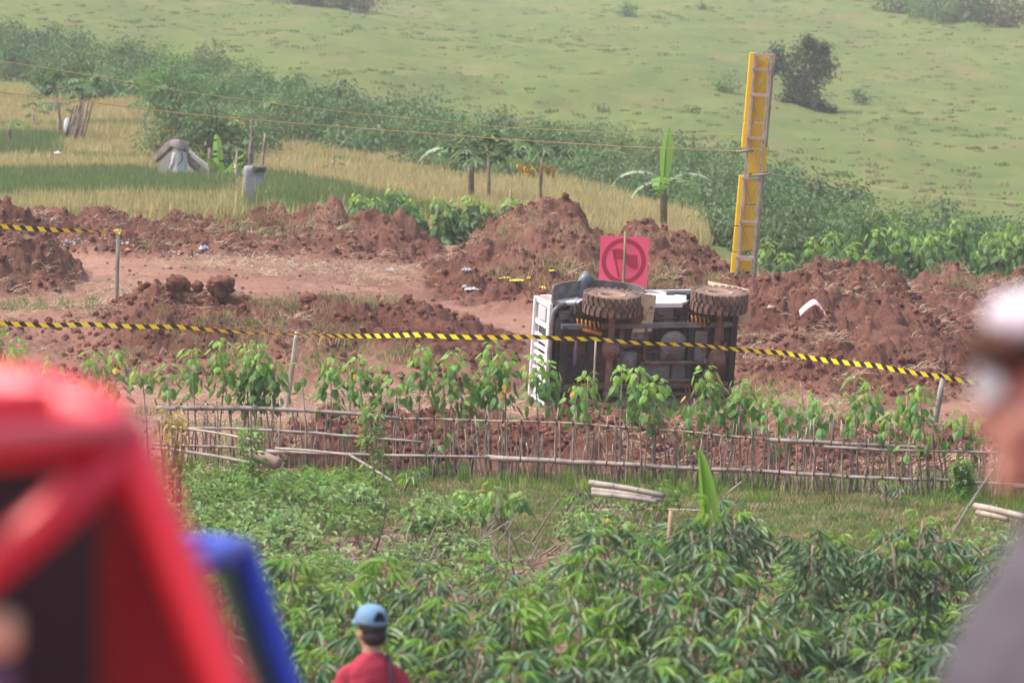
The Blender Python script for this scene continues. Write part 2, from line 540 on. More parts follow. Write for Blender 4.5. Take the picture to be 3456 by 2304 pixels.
def scatter(name, pts, rz, scl, idx, meshes, label=None, cat=None, tilt=None):
    """one stuff object: small meshes set on many points by geometry nodes"""
    pts = np.asarray(pts, float)
    col = bpy.data.collections.new(name + '_source')
    for k, me in enumerate(meshes):
        col.objects.link(bpy.data.objects.new('%s_piece_%02d' % (name, k), me))
    pm = bpy.data.meshes.new(name)
    pm.vertices.add(len(pts)); pm.vertices.foreach_set('co', pts.astype(np.float32).ravel())
    a = pm.attributes.new('sc', 'FLOAT', 'POINT'); a.data.foreach_set('value', np.asarray(scl, np.float32))
    a = pm.attributes.new('id_k', 'INT', 'POINT'); a.data.foreach_set('value', np.asarray(idx, np.int32))
    rot = np.zeros((len(pts), 3), np.float32); rot[:, 2] = rz
    if tilt is not None: rot[:, :2] = tilt
    a = pm.attributes.new('rt', 'FLOAT_VECTOR', 'POINT'); a.data.foreach_set('vector', rot.ravel())
    o = bpy.data.objects.new(name, pm); sc.collection.objects.link(o)
    ng = bpy.data.node_groups.new(name, 'GeometryNodeTree')
    ng.interface.new_socket('Geometry', in_out='INPUT', socket_type='NodeSocketGeometry')
    ng.interface.new_socket('Geometry', in_out='OUTPUT', socket_type='NodeSocketGeometry')
    N = ng.nodes; L = ng.links
    gi = N.new('NodeGroupInput'); go = N.new('NodeGroupOutput')
    ci = N.new('GeometryNodeCollectionInfo'); ci.inputs[0].default_value = col; ci.inputs[1].default_value = True; ci.inputs[2].default_value = True
    ip = N.new('GeometryNodeInstanceOnPoints'); ip.inputs['Pick Instance'].default_value = True

    def na(nm, ty):
        q = N.new('GeometryNodeInputNamedAttribute'); q.data_type = ty; q.inputs[0].default_value = nm; return q.outputs['Attribute']
    L.new(gi.outputs[0], ip.inputs['Points']); L.new(ci.outputs[0], ip.inputs['Instance'])
    L.new(na('sc', 'FLOAT'), ip.inputs['Scale']); L.new(na('id_k', 'INT'), ip.inputs['Instance Index'])
    L.new(na('rt', 'FLOAT_VECTOR'), ip.inputs['Rotation'])
    L.new(ip.outputs[0], go.inputs[0])
    md = o.modifiers.new('scatter', 'NODES'); md.node_group = ng
    return tag(o, label, cat, kind='stuff')

# ================================================================== SETTING
SOIL = soil_material()
HILL = hill_material()

# base sheet: everything, sunk a little under the fine soil sheet
ys = np.concatenate([np.linspace(-60, 60, 60), np.linspace(61, 120, 60), np.linspace(120.6, 260, 260), np.geomspace(261, 640, 150)])
ts = np.linspace(-1, 1, 301); ts = np.sign(ts) * np.abs(ts) ** 1.3
Yg, Tg = np.meshgrid(ys, ts, indexing='ij')
Xg = Tg * np.maximum(30, Yg * .42)
Zg = H0(Xg, Yg)
hillk = np.clip((Yg - 205) / 40, 0, 1)
Zg = Zg + hillk * ((fbm(Xg * .06, Yg * .03, 4, 8) - .5) * 2.2 + (fbm(Xg * .3, Yg * .15, 3, 18) - .5) * .7)
inside = (Yg > 67.5) & (Yg < 114.4) & (np.abs(Xg) < .155 * Yg)
Zg = np.where(inside, Zg - .5, Zg)
near = Yg <= 118


def field_material():
    return mat('field_soil', (.10, .046, .032), (.19, .105, .07), 1.5, rough=.95, bump=.05, bscale=14, c3=(.24, .20, .14), s3=1.6, t3=.55)


kcut = int(np.searchsorted(ys, 116))
g = grid_mesh('ground', Xg[:kcut + 1], Yg[:kcut + 1], Zg[:kcut + 1], field_material()); tag(g, kind='structure')
g = grid_mesh('hillside', Xg[kcut:], Yg[kcut:], Zg[kcut:], HILL); tag(g, kind='structure')

# fine soil sheet (dug-up earth and dirt track)
sy = np.concatenate([np.arange(67, 76, .06), np.arange(76, 84, .1), np.arange(84, 115, .07)])
ss = np.linspace(-.125, .125, 800)
ss = np.concatenate([np.linspace(-.16, -.1262, 24), ss, np.linspace(.1262, .16, 24)])
Ys_, Ss_ = np.meshgrid(sy, ss, indexing='ij')
Xs_ = Ss_ * Ys_
Zs_, Ms_ = soil(Xs_, Ys_)
rough_attr = np.clip(Ms_ * (.55 + .7 * fbm(Xs_ * .6, Ys_ * .4, 3, 12)) + (.22 + .5 * (fbm(Xs_ * .5 + 9, Ys_ * .25, 4, 21) > .52)) * (1 - Ms_) * np.clip((X_ := Xs_ / Ys_) * 10 + .9, .25, 1), 0, 1)
so = grid_mesh('dirt_track', Xs_, Ys_, Zs_, SOIL, {'rough': rough_attr}); tag(so, kind='structure')

# ------------------------------------------------------------------ loose clods
CLOD = [mat('clod_dark', (.095, .037, .026), (.18, .074, .051), 1.5, rough=.95, spec=.1, objvar=.3),
        mat('clod_light', (.13, .054, .038), (.22, .10, .068), 1.5, rough=.95, spec=.1, objvar=.3)]


def rock(seed, sub=8, jag=.35):
    b = MB(); b.ell((0, 0, 0), (1, 1, .8), sub, sub - 2)
    r = random.Random(seed); off = [r.uniform(0, 99) for _ in range(3)]
    nv = []
    for (x, y, z) in b.v:
        n = float(fbm(np.array([x * 1.6 + off[0] + z]), np.array([y * 1.6 + off[1] - z]), 3, seed)[0]) - .5
        k = 1 + n * 2 * jag
        nv.append((x * k, y * k, z * k))
    b.v = nv
    return b


clod_meshes = [rock(40 + k, 9 if k < 3 else 7, .5).mesh('clod', CLOD[k % 2]) for k in range(6)]
n = 60000
cy = nrs.uniform(67.6, 114, n); cs = nrs.uniform(-.1, .1, n); cx = cs * cy
cy = np.concatenate([cy, nrs.uniform(67.6, 76, 16000)]); cs = np.concatenate([cs, nrs.uniform(-.085, .1, 16000)]); cx = cs * cy; n = len(cx)
cz, cm = soil(cx, cy)
keep = (nrs.uniform(0, 1, n) < np.where(cm > .35, .9, .07)) & (fbm(cx * .8, cy * .5, 3, 91) > .36)
cx, cy, cz, cm = cx[keep], cy[keep], cz[keep], cm[keep]
k = len(cx); csz = .012 + .06 * nrs.uniform(0, 1, k) ** 4
csz = np.where(cm > .35, csz, csz * .6)
scatter('dirt_clods', np.stack([cx, cy, cz + csz * .25], -1), nrs.uniform(0, 6.3, k), csz, nrs.randint(0, 6, k), clod_meshes, 'loose red clods of dug up earth', tilt=nrs.uniform(-.6, .6, (k, 2)))

# ------------------------------------------------------------------ grasses
LG = dict(
    green=mat('grass_green', (.11, .19, .045), rough=.6, transl=.35, objvar=.3),
    olive=mat('grass_olive', (.17, .20, .07), rough=.7, transl=.3, objvar=.3),
    straw=mat('straw', (.34, .27, .15), rough=.8, transl=.2, objvar=.25),
    rice=mat('rice_yellow', (.43, .36, .16), rough=.7, transl=.3, objvar=.2),
    ricel=mat('rice_lime', (.24, .26, .10), rough=.7, transl=.3, objvar=.2),
    riceg=mat('rice_green', (.125, .185, .06), rough=.7, transl=.3, objvar=.25),
)


def tuft(seed, n, h, spread, wid, m, lean=.5):
    r = random.Random(seed); b = MB()
    for _ in range(n):
        a = r.uniform(0, 6.28); q = spread * math.sqrt(r.random()); x, y = q * math.cos(a), q * math.sin(a)
        hh = h * r.uniform(.55, 1.1); la = r.uniform(0, 6.28); ll = lean * hh * r.uniform(.1, 1)
        dx, dy = ll * math.cos(la), ll * math.sin(la)
        wa = r.uniform(0, 3.14); wx, wy = wid * math.cos(wa), wid * math.sin(wa)
        b.add([(x - wx, y - wy, 0), (x + wx, y + wy, 0), (x + dx * .4 + wx * .8, y + dy * .4 + wy * .8, hh * .6), (x + dx * .4 - wx * .8, y + dy * .4 - wy * .8, hh * .6), (x + dx, y + dy, hh)],
              [(0, 1, 2, 3), (3, 2, 4)])
    return b.mesh('tuft', m)


def field(name, n, umin, umax, y0, y1, meshes, smin, smax, cond=None, label=None, hfun=None, choose=None):
    y = nrs.uniform(y0, y1, n); u = nrs.uniform(umin, umax, n); x = (u - 1728) / FOC * y
    z = (hfun or H0)(x, y)
    if isinstance(z, tuple): z = z[0]
    kp = np.ones(n, bool) if cond is None else cond(x, y, u)
    x, y, z, u = x[kp], y[kp], z[kp], u[kp]
    kk = len(x)
    ix = nrs.randint(0, len(meshes), kk) if choose is None else choose(x, y, u)
    return scatter(name, np.stack([x, y, z], -1), nrs.uniform(0, 6.3, kk), nrs.uniform(smin, smax, kk), ix, meshes, label)


# short grass in front of and under the fence
short = [tuft(1, 22, .08, .16, .006, LG['green'], .9), tuft(2, 22, .06, .16, .006, mat('grass_pale', (.17, .21, .10), rough=.7, transl=.2, objvar=.3), 1), tuft(3, 16, .07, .16, .005, LG['straw'], 1.4), tuft(4, 22, .06, .18, .006, LG['olive'], .7)]
field('short_grass', 19000, -200, 3700, 44, 68.4, short, .5, 1.2,
      cond=lambda x, y, u: (fbm(x * .9, y * .5, 3, 44) + np.clip((y - 58) / 12, -.25, .25) > .475),
      label='short green grass growing below the stake fence')
tall = [tuft(11, 20, .27, .16, .008, LG['green'], .6), tuft(12, 20, .22, .18, .008, mat('grass_bright', (.17, .28, .05), rough=.6, transl=.4, objvar=.2), .7), tuft(13, 14, .22, .16, .007, LG['straw'], .8)]


def fence_y(u):
    return np.interp(u, [400, 3456], [69.2, 63.6])


field('tall_grass', 1500, -100, 3600, 61.5, 70, tall, .4, 1.0,
      cond=lambda x, y, u: (np.abs(y - fence_y(u) + .3) < 1.5) & (fbm(x * 1.3, y * .5, 3, 45) > .47),
      label='taller bright grass growing along the foot of the stake fence', choose=lambda x, y, u: nrs.choice([0, 1, 2], len(x), p=[.45, .4, .15]))

# sparse grass on soil
thin = [tuft(21, 12, .16, .12, .005, LG['olive'], 1.0), tuft(22, 12, .2, .14, .005, LG['straw'], 1.3), tuft(23, 12, .14, .12, .006, LG['green'], 1.0)]
field('sparse_weeds', 16000, -100, 3600, 68, 114, thin, .5, 1.3, hfun=soil,
      cond=lambda x, y, u: ((fbm(x * .35 + 40, y * .25, 4, 46) > .60) & ~((y > 93.4) & (y < 104.5) & (u < 1400))) | ((np.abs(y - 92.3) < .9) & (u < 330)) | ((y > 104) & (y < 108) & (u < 1500) & (fbm(x * .8, y * .5, 3, 47) > .55)),
      label='sparse dry weeds on the dug up red soil', choose=lambda x, y, u: np.where((np.abs(y - 92.3) < .9) & (u < 330), 2 - 2 * (nrs.rand(len(x)) < .4), nrs.choice([0, 1, 2], len(x), p=[.35, .5, .15])))

# rice terraces
rice = [tuft(31, 20, .62, .32, .018, LG['rice'], .35), tuft(32, 20, .58, .32, .018, LG['ricel'], .35), tuft(33, 20, .66, .32, .018, LG['riceg'], .3), tuft(34, 20, .5, .32, .018, LG['olive'], .5)]


def rice_choice(x, y, u):
    # bands of ripening by terrace: near strip yellow, a tall green strip, then yellow again
    nb = fbm(x * .15, y * .08, 3, 61)
    c = np.where(nrs.rand(len(x)) < .72, 0, 1)
    gl = (u + (nb - .5) * 300 < 780) & (y > 121 + nb * 6) & (y < 144 + nb * 10) & (nrs.rand(len(x)) < .93)
    gr = (u + (nb - .5) * 260 >= 850) & (y > 116) & (y < 143 + nb * 8 - (u - 870) * .045) & (nrs.rand(len(x)) < .85)
    gd = (u < 200) & (y > 160) & (y < 176)
    band = (np.mod(y + nb * 14, 21) < 3.2) & (y > 152)
    c = np.where(gl | gr | gd, 2, c)
    c = np.where(band, 3, c)
    lo = (y < 124) & (u < 900) & (nrs.rand(len(x)) < .3)
    return np.where(lo, 1, c)


def rice_region(x, y, u):
    top = np.interp(u, [0, 450, 900, 1500, 2000, 2350], [212, 205, 196, 186, 168, 140])
    hut = ((u > 500) & (u < 880) & (y > 140) & (y < 170)) | ((u > 785) & (u < 900) & (y > 117) & (y < 150))
    brown = (u > 850) & (y > 178 - (u - 850) * .008) & (y < 200)
    return (y < top) & ~hut & ~brown & (u < 2350)


field('rice_crop', 60000, -300, 2400, 115, 213, rice, .75, 1.15, cond=rice_region, choose=rice_choice, label='ripening rice standing on low terraces behind the dirt heaps')

# meadow tufts and weeds over the hill
mead = [tuft(41, 22, .16, .5, .05, mat('meadow_a', (.16, .21, .06), rough=.8, transl=.2, objvar=.2), 1.2), tuft(42, 22, .24, .5, .05, mat('meadow_b', (.135, .185, .055), rough=.8, transl=.2, objvar=.25), 1.0),
        tuft(43, 16, .2, .5, .05, mat('meadow_c', (.20, .17, .085), rough=.8, transl=.1, objvar=.2), 1.4)]


def Hhill(x, y):
    hk = np.clip((y - 205) / 40, 0, 1)
    return H0(x, y) + hk * ((fbm(x * .06, y * .03, 4, 8) - .5) * 2.2 + (fbm(x * .3, y * .15, 3, 18) - .5) * .7)


field('hill_weeds', 6500, -300, 3750, 150, 450, mead, .25, .75, hfun=Hhill,
      cond=lambda x, y, u: (fbm(x * .25 + 4, y * .06, 4, 52) + .5 * nrs.rand(len(x)) > .72) & (y > np.interp(u, [0, 900, 1700, 2300, 3456], [225, 212, 195, 165, 122])),
      choose=lambda x, y, u: np.where(fbm(x * .2, y * .05, 3, 53) > .56, 2, np.where(fbm(x * .15 + 7, y * .05, 3, 54) > .55, 1, 0)), label='rough meadow grass and weeds over the hill')

# brown dry bank above the rice and dead brush in the belt
brush = [tuft(61, 16, .5, .4, .03, mat('dead_brush', (.20, .125, .095), rough=.9, objvar=.3), .8), tuft(62, 16, .4, .4, .03, mat('dead_brush_pale', (.30, .22, .16), rough=.9, objvar=.3), .9)]
pts_ = []
for (ua, ra, ub, rb2, th, n_) in [(880, 470, 1240, 570, 34, 700), (1200, 560, 1560, 610, 22, 300), (1700, 570, 1980, 650, 22, 120), (100, 180, 200, 230, 26, 60)]:
    for _ in range(n_):
        f_ = rnd.random(); q_ = on_ground(ua + (ub - ua) * f_, ra + (rb2 - ra) * f_ + rnd.gauss(0, th * .5), 118, 420)
        if q_ is not None: pts_.append(q_)
kk_ = len(pts_)
scatter('dry_brush', [tuple(q) for q in pts_], nrs.uniform(0, 6.3, kk_), nrs.uniform(.5, 1.3, kk_), nrs.randint(0, 2, kk_), brush, 'low brown dry brush on the bank above the rice')

# ================================================================== VEGETATION
LF = dict(
    far=mat('leaf_far', (.075, .14, .052), rough=.6, transl=.25, objvar=.3),
    far2=mat('leaf_far_light', (.115, .19, .065), rough=.6, transl=.3, objvar=.3),
    dark=mat('leaf_dark', (.04, .075, .04), rough=.6, transl=.2, objvar=.2),
    bush=mat('leaf_bush', (.07, .15, .05), rough=.55, transl=.3, objvar=.25),
    young=mat('leaf_young', (.19, .34, .075), rough=.5, transl=.4, objvar=.18),
    mid=mat('leaf_mid', (.10, .21, .055), rough=.5, transl=.35, objvar=.2),
    cas=mat('cassava_leaf', (.055, .12, .045), rough=.48, transl=.2, objvar=.35, spec=.5),
    casy=mat('cassava_leaf_young', (.12, .25, .035), rough=.4, transl=.4, objvar=.18, spec=.4),
    bean=mat('bean_leaf', (.13, .25, .065), rough=.5, transl=.35, objvar=.2),
    yellow=mat('leaf_yellow', (.45, .30, .05), rough=.6, transl=.3),
    banana=mat('banana_leaf', (.16, .32, .05), rough=.4, transl=.45, objvar=.1),
    bananaf=mat('banana_leaf_far', (.12, .24, .07), rough=.4, transl=.4, objvar=.15),
    frond=mat('pale_leaf', (.30, .38, .26), rough=.5, transl=.3, objvar=.1),
    papaya=mat('papaya_leaf', (.11, .19, .075), rough=.5, transl=.3, objvar=.15),
)
BARK = mat('bark', (.16, .11, .085), (.30, .23, .18), 12, rough=.9, bump=.004, bscale=60, objvar=.25)
TWIG = mat('twig', (.17, .125, .105), (.35, .28, .235), 9, rough=.9, objvar=.3)
GSTEM = mat('green_stem', (.14, .16, .07), (.22, .19, .11), 9, rough=.8)
BAMBOO = mat('bamboo', (.24, .20, .155), (.38, .325, .26), 3, rough=.55, objvar=.2, stretch=(1, 1, 1), c3=(.16, .12, .09), s3=6, t3=.6)
BAMG = mat('bamboo_weathered', (.17, .145, .13), (.31, .275, .25), 4, rough=.7, objvar=.15, c3=(.12, .10, .08), s3=5, t3=.58)


def leafq(b, base, d, up, L, W, fold=.25):
    """one folded leaf, base point, direction, approximate normal"""
    d = d.normalized(); s = d.cross(up)
    if s.length < 1e-4: s = Vector((1, 0, 0))
    s.normalize(); nn = s.cross(d).normalized()
    p0 = base; m = base + d * L * .42; t = base + d * L - nn * L * .12
    a = m + s * W * .5 + nn * W * fold; c = m - s * W * .5 + nn * W * fold
    b.add([p0, a, t, c], [(0, 1, 2), (0, 2, 3)])


def shrub_meshes(seed, wdt, hgt, ntip, nleaf, L, m, droop=.3, lo=.15, shape=1.0, clump=.2):
    r = random.Random(seed); f = MB(); st = MB()
    for t in range(ntip):
        a = r.uniform(0, 6.28); q = math.sqrt(r.random()) * wdt / 2
        zt = hgt * r.uniform(lo, 1) * (1 - .45 * shape * (q / (wdt / 2)) ** 2) * r.uniform(.8, 1.05)
        tip = Vector((q * math.cos(a), q * math.sin(a), zt))
        root = Vector((tip.x * .15, tip.y * .15, 0))
        mid = root.lerp(tip, .5) + Vector((r.uniform(-.1, .1), r.uniform(-.1, .1), .1)) * wdt * .5
        st.tube([root, mid, tip], [.02 * hgt / 1.5, .014 * hgt / 1.5, .005], 4, caps=False)
        for k in range(nleaf):
            o = Vector((r.gauss(0, 1), r.gauss(0, 1), r.gauss(0, 1))) * clump * .5
            d = (Vector((o.x, o.y, 0)).normalized() if Vector((o.x, o.y, 0)).length > 1e-4 else Vector((1, 0, 0)))
            d = d + Vector((r.uniform(-.4, .4), r.uniform(-.4, .4), -droop + r.uniform(-.45, .5)))
            leafq(f, tip + o, d, Vector((0, 0, 1)), L * r.uniform(.6, 1.2), L * r.uniform(.45, .65))
    return f.mesh('foliage', m), st.mesh('stem', BARK)


def place_plant(name, var, loc, rz, s, label, cat, group=None, names=('foliage', 'stems'), tilt=(0, 0), kindstuff=True):
    t = thing(name, label, cat, loc, (tilt[0], tilt[1], rz), group)
    for nm, me in zip(names, var):
        put(nm, me, t, scale=s)
    return t


# ---- hedge band at the foot of the hill
SH = [shrub_meshes(100 + k, 2.7, 2.3, 34, 24, .28, [LF['far'], LF['far2'], LF['bush']][k % 3], droop=.5, clump=.42) for k in range(6)]
SM = [shrub_meshes(120 + k, 1.6, 1.8, 18, 22, .24, [LF['far2'], LF['bush']][k % 2], droop=.5, clump=.32) for k in range(4)]
DK = [shrub_meshes(140 + k, 2.4, 2.2, 46, 22, .16, LF['dark'], droop=.2, clump=.5) for k in range(2)]
lower = ([0, 150, 400, 700, 900, 1100, 1300, 1500, 1700, 1900, 2100, 2300, 2500, 2750, 3000, 3250, 3456],
         [270, 300, 380, 420, 480, 560, 600, 640, 650, 670, 700, 760, 860, 960, 980, 990, 1000])
upper = ([0, 150, 400, 600, 900, 1200, 1500, 1800, 2100, 2300, 2500, 2750, 3000, 3250, 3456],
         [130, 150, 210, 250, 320, 400, 450, 500, 540, 560, 640, 740, 800, 850, 850])
cnt = 0
placed = []
for i in range(1500):
    u = rnd.uniform(-120, 3580)
    lo, up = np.interp(u, *lower), np.interp(u, *upper)
    row = up + (lo - up) * rnd.random()
    p = on_ground(u, row, 118, 420)
    if p is None or any((p.x - q.x) ** 2 + ((p.y - q.y) * .55) ** 2 < 1.05 ** 2 for q in placed): continue
    if 500 < u < 900 and p.y < 175: continue
    placed.append(p)
    big = rnd.random() < .66
    var = rnd.choice(SH if big else SM)
    s = rnd.uniform(.48, .82) * (1.0 if p.y > 170 else .9)
    place_plant('wild_shrub', var, (p.x, p.y, p.z - .1), rnd.uniform(0, 6.28), s, 'leafy wild shrub in the dense green belt between the rice and the hill meadow', 'shrub', 'wild shrubs in the belt below the hill')
    cnt += 1
    if cnt > 298: break
print('belt shrubs', cnt)

# scattered scrub high on the hill
for (u, row, s, var, lab) in [
    (1010, 12, 1.2, DK[0], 'dark low scrub at the upper edge of the hill, left end of a dark row'), (1080, 14, 1.1, DK[1], 'dark low scrub at the upper edge of the hill, second in a dark row'),
    (1150, 16, 1.2, DK[0], 'dark low scrub at the upper edge of the hill, third in a dark row'), (1225, 18, 1.0, DK[1], 'dark low scrub at the upper edge of the hill, right end of a dark row'),
    (3050, 55, 1.2, SH[0], 'green scrub bush at the top of the hill above the yellow tower, first of five'), (3140, 70, 1.3, SH[1], 'green scrub bush at the top of the hill, second of five from the tower'),
    (3230, 80, 1.2, SH[3], 'green scrub bush at the top of the hill, third of five from the tower'), (3320, 90, 1.3, SH[4], 'green scrub bush at the top of the hill, fourth of five from the tower'),
    (3400, 105, 1.6, DK[1], 'dark rounded bush at the top corner of the hill, fifth of five'),
    (2370, 30, .6, SM[0], 'small low bush near the top of the hill directly above the tower'), (2120, 60, .6, SM[1], 'small low bush near the top middle of the hill'),
    (2450, 325, .6, SM[2], 'small low bush on the meadow just beside the yellow tower'), (2900, 350, .55, SM[3], 'small low bush on the meadow beyond the dark lone bush'),
]:
    p = on_ground(u, row, 200, 560)
    if p is not None:
        place_plant('scrub_bush', var, (p.x, p.y, float(Hhill(np.array([p.x]), np.array([p.y]))[0]) - .1), rnd.uniform(0, 6), s * 1.1, lab, 'bush', 'scrub on the upper hill')

# the dark lone bush on the slope (several leaning stems, ragged crown)
p = on_ground(2700, 372, 200, 420)
lone = thing('lone_bush', 'dark grey green bush standing alone on the meadow beside the yellow tower', 'bush', (p.x, p.y, float(Hhill(np.array([p.x]), np.array([p.y]))[0]) - .2))
s_px = p.y / FOC
lb = MB(); lst = MB(); r = random.Random(5)
for (du, dr, rad) in [(-75, -180, 40), (-40, -150, 45), (10, -190, 50), (50, -180, 42), (90, -150, 35), (70, -120, 40), (20, -120, 45), (-20, -90, 42), (30, -70, 45), (-30, -40, 45), (0, -20, 48), (40, -35, 42), (70, 0, 25), (-55, -15, 30), (100, 8, 20), (-85, -140, 22), (30, -225, 22), (75, -200, 25)]:
    c = Vector((du * s_px, r.uniform(-.5, .5), -dr * s_px))
    lst.tube([(du * s_px * .15, 0, 0), (du * s_px * .5, 0, -dr * s_px * .5), c], [.07, .05, .02], 5, caps=False)
    for k in range(250):
        o = Vector((r.gauss(0, 1), r.gauss(0, 1), r.gauss(0, 1))) * rad * s_px * .5
        leafq(lb, c + o, Vector((r.uniform(-1, 1), r.uniform(-1, 1), r.uniform(-.7, .5))), Vector((0, 0, 1)), .22, .10)
put('foliage', lb.mesh('foliage', LF['dark']), lone); put('stems', lst.mesh('stems', BARK), lone)

# ---- leafy shrubs around the hut and dark tree
HU = [shrub_meshes(160 + k, 2.0, 1.8, 26, 24, .2, [LF['bush'], LF['far']][k % 2], droop=.35, clump=.5, shape=.6) for k in range(3)]
TR = shrub_meshes(170, 2.1, 2.6, 70, 34, .14, LF['mid'], droop=.3, clump=.5, lo=.35, shape=.7)
for (u, row, y, s, var, lab) in [
    (590, 420, 178, .95, TR, 'dense dark green tree rising behind the thatched hut'),
    (548, 500, 161, .7, HU[0], 'vine covered bush leaning on the left side of the hut roof'),
    (650, 480, 161, 1.0, HU[1], 'vine covered bush growing over the ridge of the hut'),
    (735, 520, 160, 1.0, HU[2], 'grey green bush growing over the lower end of the hut roof'),
    (795, 560, 160, .9, HU[0], 'grey green bush among the poles right of the hut'),
    (850, 530, 164, .8, HU[1], 'bushy plant behind the grey rubble wall'),
    (770, 655, 150, .55, HU[2], 'low dark plant at the foot of the hut poles'),
    (745, 668, 139, .42, HU[0], 'dark leafy bush at the foot of the grey rubble wall'),
    (700, 640, 142, .34, HU[1], 'small leafy bush under the lower end of the hut roof'),
    (905, 470, 168, .5, HU[2], 'grey green bush at the edge of the rice right of the tallest slim pole'),
    (480, 645, 146, .35, SM[0], 'small weedy plant at the edge of the green rice'),
]:
    q = P(u, row, y); z = float(H0(np.array([q.x]), np.array([y]))[0])
    top = q.z + 1.0
    place_plant('hut_bush', var, (q.x, y, min(q.z, z + 1.2) - .15), rnd.uniform(0, 6), s, lab, 'tree' if 'tree' in lab else 'bush')

# ---- papaya / cassava like slim trees with umbrella crowns
PPL = []
for k in range(2):
    b = MB(); r = random.Random(180 + k)
    # palmate leaf on a long stalk, stalk along +X
    b.tube([(0, 0, 0), (.35, 0, .12), (.7, 0, .1)], [.014, .01, .008], 4, caps=False)
    for j in range(7):
        a = (j - 3) * .72
        d = Vector((math.cos(a), math.sin(a), -.35))
        leafq(b, Vector((.7, 0, .1)), d, Vector((0, 0, 1)), .36, .17, .15)
    PPL.append(b.mesh('leaf', LF['papaya'])) if k == 0 else PPL.append(b.mesh('leaf', LF['far2']))


def papaya(u, row, y, toprow, lab, nl=14, ls=1.0, lean=0.0, fruits=False, lm=0):
    g_ = on_ground(u, row, 116) if u < 900 else None
    base = g_ if g_ is not None else P(u, row, y)
    y = base.y
    h = (row - toprow) / FOC * y
    t = thing('papaya_tree', lab, 'tree', base)
    b = MB(); b.tube([(0, 0, -.8), (lean * .4, 0, h * .5), (lean, 0, h)], [.05, .04, .03], 7)
    put('trunk', b.mesh('trunk', TWIG, True), t)
    for k in range(nl):
        a = k * 2.4 + rnd.uniform(-.3, .3)
        el = rnd.uniform(-.5, .7)
        put('leaf', PPL[lm], t, (lean, 0, h - rnd.uniform(0, .12)), (0, -el, a), ls * rnd.uniform(.8, 1.15))
    return t


papaya(215, 520, 150, 300, 'pale grey tree with a flat leafy crown beside the stacked poles', 26, .85, -.25)
papaya(265, 500, 151, 300, 'second forked stem with a leafy crown right of the stacked poles', 22, .8, .1)
papaya(112, 480, 150, 370, 'slim young papaya at the far left edge of the rice', 7, .6)
papaya(200, 510, 149, 350, 'slim papaya just left of the stacked poles', 9, .7)
papaya(500, 520, 160, 330, 'crooked slim papaya left of the hut', 9, .9, -.2)
papaya(850, 640, 150, 380, 'tall slim papaya among the poles by the rubble wall', 8, .8)
papaya(800, 650, 149, 500, 'short papaya in front of the rubble wall', 6, .55)
papaya(1650, 690, 130, 500, 'papaya with a wide grey green crown behind the leafy shrubs', 26, .9)
papaya(1818, 730, 126, 480, 'tall papaya with yellow leaves standing in the rice', 22, .8, .12)
papaya(1112, 660, 150, 540, 'thin leaning papaya sapling in the middle of the rice', 4, .45, .12)
papaya(1585, 700, 132, 520, 'papaya with a dark drooping crown left of the others', 22, .8)
# yellow hanging leaves near the tall papaya
for i, du in enumerate((-52, -30, 22, 40)):
    c = P(1818 + du, 562 + 10 * (i % 2), 125.8)
    b = MB(); r = random.Random(i)
    for k in range(11):
        leafq(b, Vector((r.uniform(-.1, .1), r.uniform(-.05, .05), r.uniform(-.1, .1))), Vector((r.uniform(-.6, .6), r.uniform(-.5, .5), -1)), Vector((0, 1, 0)), .14, .09)
    b.tube([(0, 0, .12), (-du / FOC * 126, 0, .35)], .006, 4)
    t = thing('withered_leaves', 'bunch of yellow leaves hanging at the %s side of the tall papaya stem' % (['outer left', 'inner left', 'inner right', 'outer right'][i]), 'leaves', c)
    put('foliage', b.mesh('foliage', LF['yellow']), t)


# ---- banana plants
def banana_leaf(L, W, m, droop=1.2, tears=10, seed=0, up=1.1, fold=.25):
    """leaf growing from origin, first up then bending over along +X"""
    r = random.Random(seed); b = MB(); n = 22; pts = []; ang = up; p = Vector((0, 0, 0))
    for i in range(n + 1):
        pts.append((p.copy(), ang)); p = p + Vector((math.cos(ang), 0, math.sin(ang))) * L / n; ang -= droop / n * (1 + .6 * i / n)
    def wid(t): return W * (math.sin(math.pi * min(1, t * .93 + .05)) ** .6) if t > .08 else .0
    for side in (-1, 1):
        for i in range(1 if not tears else 2, n):
            (p0, a0), (p1, a1) = pts[i], pts[i + 1]
            if r.random() < tears / 60: continue
            w0, w1 = wid(i / n), wid((i + 1) / n)
            dz = -fold * (r.uniform(.6, 1.6) if tears else 1)
            nrm = Vector((-math.sin(a0), 0, math.cos(a0)))
            q0 = p0 + Vector((0, side * w0, 0)) + nrm * dz * w0; q1 = p1 + Vector((0, side * w1, 0)) + nrm * dz * w1
            b.add([p0, p1, q1, q0], [(0, 1, 2, 3)])
    b.tube([q[0] for q in pts], [.02 * (1 - .8 * i / n) * L for i in range(n + 1)], 5)
    return b.mesh('leaf', m, False)


def banana(u, row, y, h, leaves, lab, stem_m=None):
    base = P(u, row, y)
    t = thing('banana_plant', lab, 'plant', base)
    if h > 0:
        b = MB(); b.tube([(0, 0, -.7), (0, 0, h * .6), (.02, 0, h)], [.09, .075, .05], 9)
        put('trunk', b.mesh('trunk', stem_m or mat('banana_stem', (.16, .10, .07), (.22, .20, .10), 5, rough=.8), True), t)
    for k, (az, up, L, W, dr, m) in enumerate(leaves):
        put('leaf', banana_leaf(L, W, LF[m], dr, 0 if (m == 'banana' and dr < .2) else 16, seed=int(u) + k, up=up), t, (0, 0, h * .96), (0, 0, R(az)))
    return t


